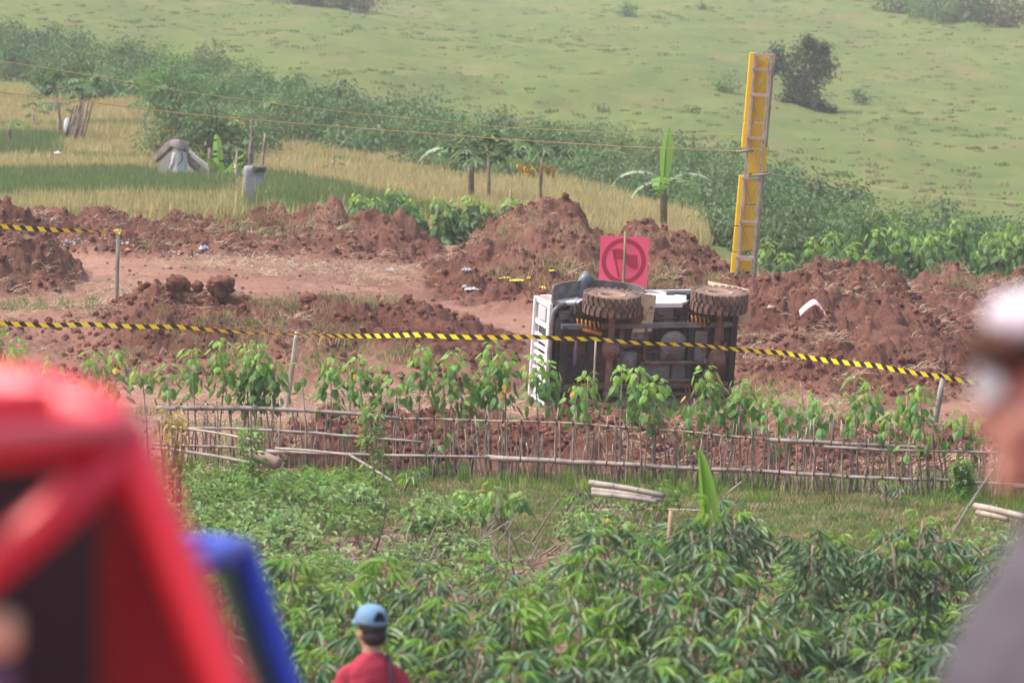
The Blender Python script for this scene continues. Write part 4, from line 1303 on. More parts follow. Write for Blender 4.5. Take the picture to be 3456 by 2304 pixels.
# pile of cut bamboo
for (u0, r0, u1, r1, y, rad, lab) in [(1992, 1628, 2240, 1672, 56.0, .030, 'top thick bamboo of the cut bamboo pile'), (2000, 1652, 2200, 1682, 55.5, .026, 'grey bamboo under the top one in the pile'),
                                      (2070, 1655, 2235, 1685, 56.3, .022, 'middle bamboo lying crosswise in the pile'), (2000, 1664, 2215, 1692, 55.2, .024, 'lowest bamboo of the pile nearest the grass')]:
    a0, a1 = P(u0, r0, y), P(u1, r1, y - .6)
    zz = float(H0(np.array([a0.x]), np.array([y]))[0])
    dz = 0
    pole_thing('cut_bamboo', lab, 'bamboo', a0 + Vector((0, 0, dz)), a1 + Vector((0, 0, dz)), rad, BAMG)
for (u0, r0, u1, r1, lab) in [(1900, 1712, 2330, 1708, 'long split bamboo strip lying on the ground left of the upright banana leaf'), (1990, 1722, 2450, 1726, 'second split bamboo strip lying just below the long one')]:
    y = 4.65 * FOC / (r0 - 287)
    pole_thing('bamboo_strip', lab, 'bamboo', P(u0, r0, y), P(u1, r1, 4.65 * FOC / (r1 - 287)), .013, BAMBOO, nodes=False)
pole_thing('bamboo_pole', 'thick bamboo pole lying in the grass at the right edge beside the blurred man', 'pole', P(3292, 1706, 57), P(3460, 1745, 56), .035, BAMBOO)
pole_thing('bamboo_pole', 'second bamboo pole partly under the thick one at the right edge', 'pole', P(3300, 1728, 56.6), P(3400, 1752, 56), .028, BAMBOO)
pole_thing('bamboo_stick', 'thin bamboo stick leaning out of the cassava at the right', 'stick', P(3130, 1950, 48), P(3345, 1590, 48), .014, BAMG, rad2=.007)
pole_thing('bamboo_post', 'short brown bamboo post standing in the cassava below the bamboo strips', 'post', P(2256, 1905, 50), P(2266, 1722, 50), .022, mat('bamboo_brown', (.30, .19, .11), (.40, .27, .17), 4, rough=.6))
pole_thing('stick', 'short pale stick poking up beside the upright banana leaf', 'stick', P(2455, 1665, 62), P(2505, 1625, 62), .012)

# ================================================================== TAPE, POSTS, CORDS
tp = bpy.data.materials.new('barrier_stripes'); tp.use_nodes = True
N = tp.node_tree.nodes; L = tp.node_tree.links
bs = N['Principled BSDF']; bs.inputs['Roughness'].default_value = .35
uv = N.new('ShaderNodeUVMap'); sp = N.new('ShaderNodeSeparateXYZ'); L.new(uv.outputs[0], sp.inputs[0])
ma = N.new('ShaderNodeMath'); ma.operation = 'MULTIPLY_ADD'; ma.inputs[1].default_value = .32; L.new(sp.outputs[1], ma.inputs[0]); L.new(sp.outputs[0], ma.inputs[2])
fr = N.new('ShaderNodeMath'); fr.operation = 'FRACT'; L.new(ma.outputs[0], fr.inputs[0])
gt = N.new('ShaderNodeMath'); gt.operation = 'GREATER_THAN'; gt.inputs[1].default_value = .47; L.new(fr.outputs[0], gt.inputs[0])
mx = N.new('ShaderNodeMix'); mx.data_type = 'RGBA'; L.new(gt.outputs[0], mx.inputs[0]); mx.inputs[6].default_value = (.016, .016, .022, 1); mx.inputs[7].default_value = (1.0, .84, .03, 1)
L.new(mx.outputs[2], bs.inputs['Base Color'])


def tape(name, label, pts, width, period, twist, cat='tape'):
    """pts world; twist list of angles in radians along the tape"""
    P_ = [Vector(p) for p in pts]; n = len(P_)
    dist = [0]
    for i in range(1, n): dist.append(dist[-1] + (P_[i] - P_[i - 1]).length)
    tot = dist[-1]; m_ = int(tot / .09)
    vs = []; fs = []; uvs = []
    for i in range(m_ + 1):
        s = tot * i / m_
        j = min(n - 2, max(0, int(np.searchsorted(dist, s)) - 1)); f = (s - dist[j]) / (dist[j + 1] - dist[j])
        c = P_[j].lerp(P_[j + 1], f)
        seg = (P_[j + 1] - P_[j]).length
        c = c + Vector((0, 0, -.012 * seg * 4 * f * (1 - f) + .004 * math.sin(s * 2.1)))
        a = np.interp(s / tot, np.linspace(0, 1, len(twist)), twist)
        d = (P_[j + 1] - P_[j]).normalized(); wv = Matrix.Rotation(a, 3, d) @ Vector((0, 0, 1))
        wv = (wv - d * wv.dot(d)).normalized()
        for q in (-1, 1):
            vs.append(tuple(c + wv * width / 2 * q)); uvs.append((s / period, (q + 1) / 2))
        if i: fs.append((2 * i - 2, 2 * i, 2 * i + 1, 2 * i - 1))
    me = bpy.data.meshes.new(name); me.from_pydata(vs, [], fs); me.update()
    ul = me.uv_layers.new(name='UVMap')
    for l in me.loops: ul.data[l.index].uv = uvs[l.vertex_index]
    me.materials.append(tp)
    o = bpy.data.objects.new(name, me); sc.collection.objects.link(o)
    return tag(o, label, cat)


def post(u0, r0, u1, r1, y, rad, lab, m=BAMBOO):
    b0, b1 = P(u0, r0, y), P(u1, r1, y)
    t = thing('tape_post', lab, 'post', b0)
    b = MB(); d = b0 - b1; b.tube([b0 + d * .15, b0, b0.lerp(b1, .5), b1], [rad * 1.1, rad * 1.1, rad, rad * .92], 7); b.build('shaft', m, t, smooth=True)
    return b1


YA, YB, YC, YD = 92.5, 81.0, 77.6, 74.5
t1 = post(393, 1000, 400, 772, YA, .035, 'pale wooden post holding the tape end on the left track')
t2 = post(968, 1372, 1003, 1120, YB, .038, 'leaning wooden post left of the jeep holding the long tape')
t4 = post(3150, 1455, 3186, 1262, YD, .040, 'wooden post at the right holding the long tape', BAMG)
post(2003, 1330, 2011, 1150, 78.6, .016, 'thin stick standing under the tape before the front axle of the jeep')
post(2368, 1450, 2343, 1345, 71, .014, 'pale stick leaning left below the rear of the jeep', TWIG)
post(2720, 1440, 2702, 1290, 70, .010, 'bare thin curved stick before the red slope', TWIG)
tape('barrier_tape', 'black and yellow barrier tape running to the post on the left track', [P(-400, 748, YA - 1), P(0, 762, YA - .1), P(400, 782, YA)], .082, .20, [.2, 0, .3, .5, .2, .9, 1.3])
tape('barrier_tape', 'long black and yellow barrier tape sagging across in front of the jeep',
     [P(-300, 1088, YB - .3), P(0, 1091, YB - .2), P(300, 1093, YB - .1), P(600, 1103, YB), P(1003, 1127, YB - .06), P(1400, 1128, 79.2), P(1800, 1137, 78.4), P(2011, 1143, 78.0), P(2350, 1163, 77.4), P(2650, 1190, 76.4), P(2950, 1233, 75.3), P(3186, 1271, YD - .06), P(3330, 1296, 74), P(3700, 1360, 73.5)],
     .066, .196, [.5, .3, .2, .1, 0, .3, .8, 1.15, 1.1, .5, .1, 0, .1, .3, .5, .6, .7, .75, .6, .3, .1, 0, .2, .3, .5, .9, 1.1])
# knot and loose tails of tape
kn = thing('tape_knot', 'knotted yellow tape end with a hanging tail near the left post', 'tape', P(348, 782, YA - .02))
b = MB(); c0 = P(345, 780, YA - .02)
b.tube([c0, c0 + Vector((.05, 0, -.05)), c0 + Vector((.03, .02, -.1)), c0 + Vector((.06, 0, -.13))], [.02, .03, .015, .02], 6, flat=.3)
b.tube([P(385, 778, YA), P(404, 790, YA - .03), P(408, 775, YA)], .022, 6)
b.build('knot', mat('tape_yellow', (.80, .58, .03), rough=.45), kn)

CORD = mat('orange_cord', (.50, .33, .13), rough=.7)


def cord(lab, pts, rad):
    b = MB(); b.tube([P(*p) for p in pts], rad, 5); o = b.build('cord', CORD); tag(o, lab, 'cord')
    return o


YT = 98.0
cord('thin orange cord, the lower of the two strung from the left edge to the tower', [(-500, 268, 84), (0, 312, 86), (300, 345, 88), (600, 382, 90), (900, 408, 92), (1200, 432, 94), (1700, 470, 96), (2100, 495, 97), (2500, 511, YT)], .0085)
cord('thin orange cord, the upper of the two strung from the left edge to the tower', [(-500, 155, 84), (0, 205, 86), (300, 254, 88), (600, 306, 90), (900, 347, 92), (1200, 382, 94), (1700, 430, 96), (2100, 449, 97), (2540, 458, YT)], .006)
cord('faint cord stretching from the tower down to the right edge', [(2600, 588, YT), (2800, 610, 98), (3050, 645, 97), (3300, 672, 96), (3700, 700, 94)], .0035)

# ================================================================== TOWER
tb = P(2490, 958, YT)
TW = thing('marker_tower', 'tall narrow leaning tower of yellow panels in a frame of bamboo and laths', 'tower', tb)
YEL = mat('yellow_panel', (.80, .50, .012), (.86, .56, .02), 2, rough=.55, objvar=.05)
LATH = mat('lath', (.34, .25, .21), (.50, .42, .38), 6, rough=.8, objvar=.2)


def tpt(a, row, dep=0.0):
    """a: 0..1 across the front face of the tower at this photo row"""
    lu = np.interp(row, [180, 950], [2543, 2477]); ru = np.interp(row, [180, 950], [2606, 2540])
    return P(lu + (ru - lu) * a, row, YT + dep)


def beam(p0, p1, wx, wy, name='lath', m=LATH):
    b = MB(); p0, p1 = Vector(p0), Vector(p1); d = (p1 - p0).normalized(); a = d.cross(Vector((0, 1, 0))).normalized(); y = Vector((0, 1, 0))
    vs = [p + a * sx * wx / 2 + y * sy * wy / 2 for p in (p0, p1) for sx, sy in ((-1, -1), (1, -1), (1, 1), (-1, 1))]
    b.add(vs, [(0, 1, 2, 3), (7, 6, 5, 4), (0, 4, 5, 1), (1, 5, 6, 2), (2, 6, 7, 3), (3, 7, 4, 0)])
    return b.build(name, m, TW, bevel=.003)


beam(tpt(.08, 975), tpt(.12, 178), .045, .045, 'leg'); beam(tpt(.92, 950), tpt(.97, 180), .045, .045, 'leg')
beam(tpt(.25, 945, .26), tpt(.28, 182, .26), .04, .04, 'leg'); beam(tpt(1.1, 945, .26), tpt(1.12, 182, .26), .04, .04, 'leg')
rungs = [184, 233, 320, 465, 590, 605, 750, 885]
rungs = [184, 234, 320, 466, 604, 748, 868]
for rr in rungs:
    beam(tpt(.0, rr, -.03), tpt(1.0, rr + 3, -.03), .05, .02, 'rung')
for i in range(len(rungs) - 1):
    a, c = rungs[i] + 8, rungs[i + 1] - 8
    beam(tpt(.12, a, .03), tpt(.9, c, .03), .012, .012, 'brace'); beam(tpt(.9, a, .035), tpt(.12, c, .035), .009, .009, 'brace')
# yellow panels: front infill pieces and the stack standing proud at the left side
for (ra, rb_) in [(186, 318), (322, 412), (416, 500), (504, 585), (600, 690), (694, 765), (768, 845), (878, 918)]:
    b = MB(); c = [tpt(.16, ra, .12), tpt(.86, ra, .12), tpt(.86, rb_, .12), tpt(.16, rb_, .12)]
    vs = c + [p + Vector((0, .10, 0)) for p in c]
    b.add(vs, [(0, 1, 2, 3), (7, 6, 5, 4), (0, 4, 5, 1), (1, 5, 6, 2), (2, 6, 7, 3), (3, 7, 4, 0)]); b.build('panel', YEL, TW, bevel=.01)
for (ra, rb_, l0, l1) in [(177, 410, -.20, .12), (413, 500, -.22, .1), (592, 762, -.20, .1), (766, 850, -.21, .05), (854, 920, -.22, .05)]:
    b = MB(); c = [tpt(l0, ra, .05), tpt(l1, ra, .05), tpt(l1, rb_, .05), tpt(l0, rb_, .05)]
    vs = c + [p + Vector((0, .14, 0)) for p in c]
    b.add(vs, [(0, 1, 2, 3), (7, 6, 5, 4), (0, 4, 5, 1), (1, 5, 6, 2), (2, 6, 7, 3), (3, 7, 4, 0)]); b.build('side_panel', YEL, TW, bevel=.01)
b = MB(); c = [tpt(1.02, 497, .05), tpt(1.2, 497, .05), tpt(1.2, 582, .05), tpt(1.02, 582, .05)]
b.add(c + [p + Vector((0, .1, 0)) for p in c], [(0, 1, 2, 3), (7, 6, 5, 4), (0, 4, 5, 1), (1, 5, 6, 2), (2, 6, 7, 3), (3, 7, 4, 0)]); b.build('side_panel', YEL, TW, bevel=.01)
b = MB(); b.tube([P(2488, 513, YT - .07), P(2543, 507, YT - .07)], .022, 8); b.build('peg', BAMBOO, TW, smooth=True)
b = MB(); b.tube([P(2540, 592, YT - .07), P(2606, 587, YT - .07)], .022, 8); b.build('peg', BAMBOO, TW, smooth=True)
b = MB(); c = tpt(.5, 928, .1); b.box(c, (.2, .1, .12)); b.build('foot_block', mat('black_rubber', (.02, .02, .02), rough=.7), TW)

# ================================================================== FLAG SIGN
YS = 85.2
sb = P(2106, 1200, YS)
SG = thing('flag_sign', 'bright pink square sign with a ringed flag symbol standing behind the jeep', 'sign', sb)
PINK = mat('pink_board', (1.0, .14, .27), (.96, .12, .24), 1.2, rough=.5, transl=.15, tcol=(1, .15, .2))
INK = mat('sign_ink', (.48, .035, .07), rough=.6, transl=.15, tcol=(.6, .08, .1))


def spt(a, bq, dep=0.0):
    """sign plane, a,b in -1..1"""
    c00, c10, c01, c11 = P(2020, 964, YS), P(2183, 967, YS + .03), P(2028, 795, YS), P(2190, 801, YS + .03)
    a = (a + 1) / 2; bq = (bq + 1) / 2
    p = (c00 * (1 - a) + c10 * a) * (1 - bq) + (c01 * (1 - a) + c11 * a) * bq
    return p + Vector((0, dep, 0))


b = MB(); q = [spt(-1, -1), spt(1, -1), spt(1, 1), spt(-1, 1)]
b.add(q + [p + Vector((0, .012, 0)) for p in q], [(0, 1, 2, 3), (7, 6, 5, 4), (0, 4, 5, 1), (1, 5, 6, 2), (2, 6, 7, 3), (3, 7, 4, 0)]); b.build('board', PINK, SG)
b = MB(); n = 48; ri, ro = .74, .92
vs = [spt(rr * math.cos(2 * math.pi * i / n), rr * math.sin(2 * math.pi * i / n), -.004) for i in range(n) for rr in (ri, ro)]
b.add(vs, [(2 * i, 2 * i + 1, (2 * i + 3) % (2 * n), (2 * i + 2) % (2 * n)) for i in range(n)]); b.build('ring', INK, SG)
b = MB()
top_ = [(-.42, .38), (-.30, .42), (-.12, .42), (.02, .32), (.16, .22), (.36, .22), (.46, .22)]
bot_ = [(-.34, .03), (-.22, .08), (-.05, .06), (.08, -.05), (.24, -.20), (.42, -.26), (.52, -.26)]
for i in range(6):
    b.add([spt(*top_[i], -.004), spt(*top_[i + 1], -.004), spt(*bot_[i + 1], -.004), spt(*bot_[i], -.004)], [(0, 1, 2, 3)])
b.add([spt(-.42, .38, -.0045), spt(-.34, .38, -.0045), spt(-.10, -.55, -.0045), spt(-.18, -.56, -.0045)], [(0, 1, 2, 3)])
b.v = [tuple(spt(0, 0) + (Vector(v) - spt(0, 0)) * 1.18) for v in b.v]; b.v = [(x, YS - .0045 + .015 * ((x - sb.x) / 1), z) for x, y, z in b.v]
b.build('flag_symbol', INK, SG)
b = MB(); b.tube([P(2102, 1200, YS - .05), P(2104, 960, YS - .05), P(2108, 870, YS - .05), P(2111, 780, YS - .05)], [.026, .024, .02, .018], 8); b.build('pole', mat('green_bamboo', (.17, .15, .07), (.26, .24, .12), 5, rough=.6), SG, smooth=True)

# ================================================================== LITTER
WHT = mat('white_plastic', (.38, .38, .42), rough=.4)


def crumple(lab, name, u, row, wpx, hpx, m, cat, y0=84, y1=113):
    p = on_ground(u, row + hpx * .5, y0, y1, soily=True)
    if p is None: p = P(u, row, 100)
    wm, hm = wpx / FOC * p.y, hpx / FOC * p.y
    b = MB(); r = random.Random(int(u * 3 + row)); nx, ny = 9, 6
    vs = []
    for j_ in range(ny):
        for i_ in range(nx):
            e = 1 - .8 * max(abs(i_ / (nx - 1) * 2 - 1), abs(j_ / (ny - 1) * 2 - 1)) ** 2
            vs.append(((i_ / (nx - 1) - .5) * wm + r.uniform(-.05, .05) * wm, (j_ / (ny - 1) - .5) * wm * .6 + r.uniform(-.05, .05) * wm, hm * e * r.uniform(.25, 1.25)))
    b.add(vs, [(j_ * nx + i_, j_ * nx + i_ + 1, (j_ + 1) * nx + i_ + 1, (j_ + 1) * nx + i_) for j_ in range(ny - 1) for i_ in range(nx - 1) if r.random() > (.12 if max(abs(i_ - 4) / 4, abs(j_ - 2) / 2) > .8 else 0)])
    o = b.build(name, m); o.location = (p.x, p.y, p.z + .01); o.rotation_euler = (.12, 0, r.uniform(-.4, .4))
    return tag(o, lab, cat)


crumple('crumpled blue white plastic bag on the track by the left heaps', 'plastic_bag', 688, 838, 34, 16, mat('blue_white', (.55, .62, .85), rough=.4), 'bag')
crumple('small white bag on the track right of the crumpled blue white bag', 'plastic_bag', 1315, 912, 40, 10, WHT, 'bag')
crumple('white scrap lying on the slope below the red heap', 'plastic_scrap', 1575, 915, 36, 12, WHT, 'scrap')
crumple('long pale scrap on the slope left of the jeep', 'plastic_scrap', 1590, 978, 46, 10, WHT, 'scrap')
crumple('small white scrap beside the long pale one left of the jeep', 'plastic_scrap', 1568, 970, 18, 9, WHT, 'scrap')
crumple('orange scrap near the left tape post', 'plastic_scrap', 430, 843, 24, 7, mat('orange_plastic', (.75, .2, .05), rough=.5), 'scrap')
crumple('pale flat stone on the slope right of the jeep', 'stone', 2602, 1036, 26, 9, mat('pale_stone', (.45, .4, .38), rough=.8), 'stone')
crumple('dark rounded stone on the right end of the red embankment', 'stone', 3218, 1330, 20, 22, mat('dark_stone', (.15, .09, .08), rough=.9), 'stone')
crumple('dark object lying by the fence at the right edge', 'scrap', 3322, 1486, 26, 18, mat('dark_scrap', (.10, .08, .12), rough=.6), 'scrap', y0=66, y1=72)
YLT = mat('tape_yellow', (.8, .6, .03))
for (u, row, w_, h_, lab) in [(1700, 938, 44, 5, 'flat strip of yellow tape on the slope, left piece'), (1745, 948, 50, 5, 'flat strip of yellow tape on the slope, middle piece'), (1785, 940, 14, 12, 'small tangle of yellow tape on the slope'), (1832, 972, 26, 9, 'tangle of yellow and black tape just above the front of the jeep'), (1862, 922, 24, 7, 'pale yellow tape scrap high on the slope above the jeep')]:
    crumple(lab, 'tape_scrap', u, row, w_, h_, YLT, 'tape')
b = MB(); r = random.Random(21)
for k in range(190):
    u, row = (r.uniform(210, 460), r.gauss(820, 6)) if k < 70 else (r.uniform(540, 1100), 0)
    if k >= 70: row = np.interp(u, [540, 1100], [852, 905]) + r.gauss(0, 8)
    p = on_ground(u, row, 88, 113, soily=True)
    if p is None: continue
    s_ = r.uniform(.008, .03)
    b.box((p.x, p.y, p.z + .01), (s_ * 2, s_, s_ * .5), (r.uniform(-.5, .5), r.uniform(-.5, .5), r.uniform(0, 3)))
tag(b.build('litter', mat('litter_grey', (.42, .40, .42), (.62, .62, .66), 3, rough=.6)), 'line of small grey and white litter along the far side of the track', kind='stuff')
# big lumps of earth thrown up on the middle bank
for i_, (u, row, wpx, hpx, lab) in enumerate([(598, 945, 75, 50, 'largest round lump of red earth standing on the middle bank'), (668, 958, 38, 34, 'smaller lump of earth between the two large ones on the bank'), (750, 945, 90, 60, 'dark grassy lump of earth at the top of the middle bank'), (745, 985, 55, 50, 'lump of earth just under the dark grassy one'), (1045, 1000, 50, 32, 'small clump of earth at the right end of the middle bank'), (690, 1010, 60, 34, 'flat lump at the foot of the raised lumps')]):
    p = P(u, row, 90.6); wm, hm = wpx / FOC * p.y, hpx / FOC * p.y
    b = rock(900 + i_, 26, .45); vv = []
    for (x, y, z) in b.v:
        kq = 1 + float(bumps(np.array([x * 1.3 + z + 5]), np.array([y * 1.3 + z * .7 + 9]), .35, 700 + i_)[0]) * 1.2
        vv.append((x * wm / 2 * kq, y * wm / 2.2 * kq, z * hm / 1.5 * kq))
    b.v = vv
    o = b.build('earth_lump', mat('lump_earth', (.10, .040, .029), (.20, .082, .056), 7, rough=.95, bump=.02, bscale=22, spec=.1), smooth=True); o.location = p - Vector((0, 0, hm * .25)); tag(o, lab, 'earth lump')
# torn body panel
pt = P(2742, 1050, 91); gz = Hs(pt.x, 91.0)
FP = thing('torn_fender', 'torn pink and white curved plastic fender lying on the red embankment', 'fender', (pt.x, 91, pt.z))
b = MB(); prof = [(-44, -6), (-30, 8), (-14, 22), (2, 32), (10, 33), (22, 24), (34, 8), (47, -16)]
k_ = 91 / FOC
for i in range(len(prof) - 1):
    (a0, c0), (a1, c1) = prof[i], prof[i + 1]
    for dz, y0, y1 in ((0, -.22, .25),):
        b.add([(a0 * k_, y0, (c0 - 4) * k_), (a1 * k_, y0, (c1 - 4) * k_), (a1 * k_, y1, (c1 + 6) * k_), (a0 * k_, y1, (c0 + 6) * k_)], [(0, 1, 2, 3)])
        b.add([(a0 * k_, y0, (c0 - 4) * k_), (a1 * k_, y0, (c1 - 4) * k_), (a1 * k_, y0 - .02, (c1 - 12) * k_), (a0 * k_, y0 - .02, (c0 - 12) * k_)], [(0, 1, 2, 3)])
o = put('panel', b.mesh('panel', mat('pink_white_paint', (.80, .74, .75), (.78, .36, .42), 1.3, rough=.35), True), FP)
sm = o.modifiers.new('thick', 'SOLIDIFY'); sm.thickness = .012
# wooden piece on the slope
pole_thing('broken_stick', 'pale broken piece of wood on the slope left of the sign', 'stick', P(1925, 935, 100) , P(1990, 905, 100.3), .025)

# ================================================================== HUT, POLES AND FARMER
YH = 156.0
kk = YH / FOC


def hp(u, row, dy=0): return P(u, row, YH + dy)


HT = thing('thatched_hut', 'small field hut with a sagging dark thatched roof and pale gable wall', 'hut', hp(600, 640))
b = MB()
ridge = [(500, 543), (530, 515), (560, 488), (588, 468), (612, 480), (650, 530), (690, 562), (730, 590)]
low = [(502, 560), (535, 540), (565, 512), (590, 490), (614, 500), (645, 558), (680, 592), (716, 612)]
for i in range(len(ridge) - 1):
    q = [hp(*low[i], -.45), hp(*low[i + 1], -.45), hp(*ridge[i + 1], 0), hp(*ridge[i], 0)]
    q2 = [hp(low[i][0], low[i][1] - 14, 2.2), hp(low[i + 1][0], low[i + 1][1] - 14, 2.2)]
    b.add(q, [(0, 1, 2, 3)]); b.add([q[3], q[2], q2[1], q2[0]], [(0, 1, 2, 3)])
o = b.build('roof', mat('thatch', (.05, .038, .032), (.13, .105, .09), 5, rough=1, bump=.06, bscale=9), HT)
sm = o.modifiers.new('thick', 'SOLIDIFY'); sm.thickness = .10; sm.offset = 0
b = MB()
b.add([hp(520, 562, -.42), hp(590, 500, -.42), hp(612, 508, -.42), hp(640, 564, -.42), hp(690, 604, -.42), hp(690, 680, -.42), hp(520, 680, -.42)], [(0, 1, 2, 3, 4, 5, 6)])
o = b.build('wall', mat('pale_wall', (.42, .40, .34), (.52, .50, .45), .8, rough=.9), HT); sm = o.modifiers.new('thick', 'SOLIDIFY'); sm.thickness = .08
b = MB()
for (u0, r0, u1, r1) in [(638, 510, 672, 538), (672, 538, 712, 568), (645, 524, 705, 572)]:
    b.tube([hp(u0, r0, -.7), hp(u1, r1, -.7)], .045, 6)
b.build('batten', mat('pale_batten', (.5, .46, .44), rough=.8), HT)
RW = thing('rubble_wall', 'grey rubble wall with a dark mossy cap among the poles', 'wall', hp(860, 700, -23))
b = rock(77, 26, .18); b.v = [(max(-.92, min(.92, x * 1.3)) * 36 * kk * .87, max(-.8, min(.8, y * 1.3)) * .3, max(-.95, min(.9, z * 1.4 + .06 * math.sin(x * 9))) * 78 * kk * .87) for x, y, z in b.v]
put('wall', b.mesh('wall', mat('grey_wall', (.20, .195, .215), (.30, .295, .315), 2, rough=.9), True), RW, (hp(857, 632, -23) - RW.location))
b = rock(78, 16, .45); b.v = [(x * 32 * kk * .87, y * .4, z * 18 * kk * .87) for x, y, z in b.v]
put('cap', b.mesh('cap', mat('moss_cap', (.05, .055, .045), (.12, .12, .10), 3, rough=1), True), RW, (hp(868, 568, -23) - RW.location))
for i, (u0, r0, u1, r1, y, rad) in enumerate([(712, 660, 708, 500, 152, .05), (800, 660, 797, 555, 141, .05), (843, 680, 846, 480, 137, .04), (882, 690, 895, 450, 137, .03), (1082, 690, 1112, 590, 140, .03), (793, 520, 790, 600, 158, .04), (1720, 720, 1725, 640, 128, .03)]):
    pole_thing('field_pole', ['wooden pole at the lower end of the hut roof', 'thick wooden pole in front of the banana clump', 'tall wooden pole before the grey rubble wall', 'tallest slim pole right of the rubble wall', 'thin leaning pole in the rice right of the hut', 'dark pole behind the hut bushes', 'thin short pole in the rice behind the red heap'][i], 'pole', P(u0, r0 + 20, y), P(u1, r1, y), rad, TWIG, nodes=False)
# stacked poles leaning on a forked trunk
ST = thing('pole_stack', 'bundle of dark poles leaning against a forked tree in the rice', 'poles', P(225, 520, 172))
r = random.Random(3)
for k in range(12):
    u0 = 205 + 9 * k * .55 + r.uniform(-4, 4); u1 = 250 + k * 5.5 + r.uniform(-5, 5)
    b = MB(); b.tube([P(u0, 525 + r.uniform(-6, 4), 171.5 - r.random()), P((u0 + u1) / 2 + 3, 430, 171.8), P(u1, 330 + r.uniform(-30, 60), 172 + r.random())], [.035, .03, .02], 6)
    b.build('leaning_pole', mat('dark_pole', (.06, .042, .038), (.14, .10, .09), 4, rough=.9, objvar=.3), ST, smooth=True)
b = MB(); b.ell((0, 0, 0), (.12, .1, .26), 12, 8); o = b.build('sack', mat('white_sack', (.62, .62, .64), rough=.9), smooth=True); o.location = P(228, 425, 172.6); tag(o, 'pale sack hung behind the leaning pole bundle', 'sack')
crumple('white scrap lying at the foot of the leaning pole bundle', 'scrap', 195, 520, 26, 10, WHT, 'scrap', y0=130, y1=170)
crumple('grey sack lying by the low banana at the far left', 'sack', 76, 440, 26, 22, mat('grey_sack', (.4, .42, .45), rough=.8), 'sack', y0=130, y1=200)
# small wild tree leaves etc: yellow shrub
c = P(908, 378, 190); b = MB(); r = random.Random(12)
for k in range(60): leafq(b, Vector((r.gauss(0, .14), r.gauss(0, .14), r.gauss(0, .14) + .1)), Vector((r.uniform(-1, 1), r.uniform(-1, 1), r.uniform(-.5, .5))), Vector((0, 0, 1)), .14, .08)
b.tube([(0, 0, -1.2), (0, 0, 0)], .02, 4)
o = b.build('yellow_bush', LF['banana']); o.location = c; tag(o, 'small bright yellow green sprig in the belt of shrubs above the hut', 'bush')


# ================================================================== PEOPLE
def ring(cx, cy, z, rx, ry, n=24, sq=2.3, tx=0.0):
    out = []
    for i in range(n):
        a = 2 * math.pi * i / n; c, s = math.cos(a), math.sin(a)
        out.append(Vector((cx + rx * math.copysign(abs(c) ** (2 / sq), c), cy + ry * math.copysign(abs(s) ** (2 / sq), s), z + tx * s)))
    return out


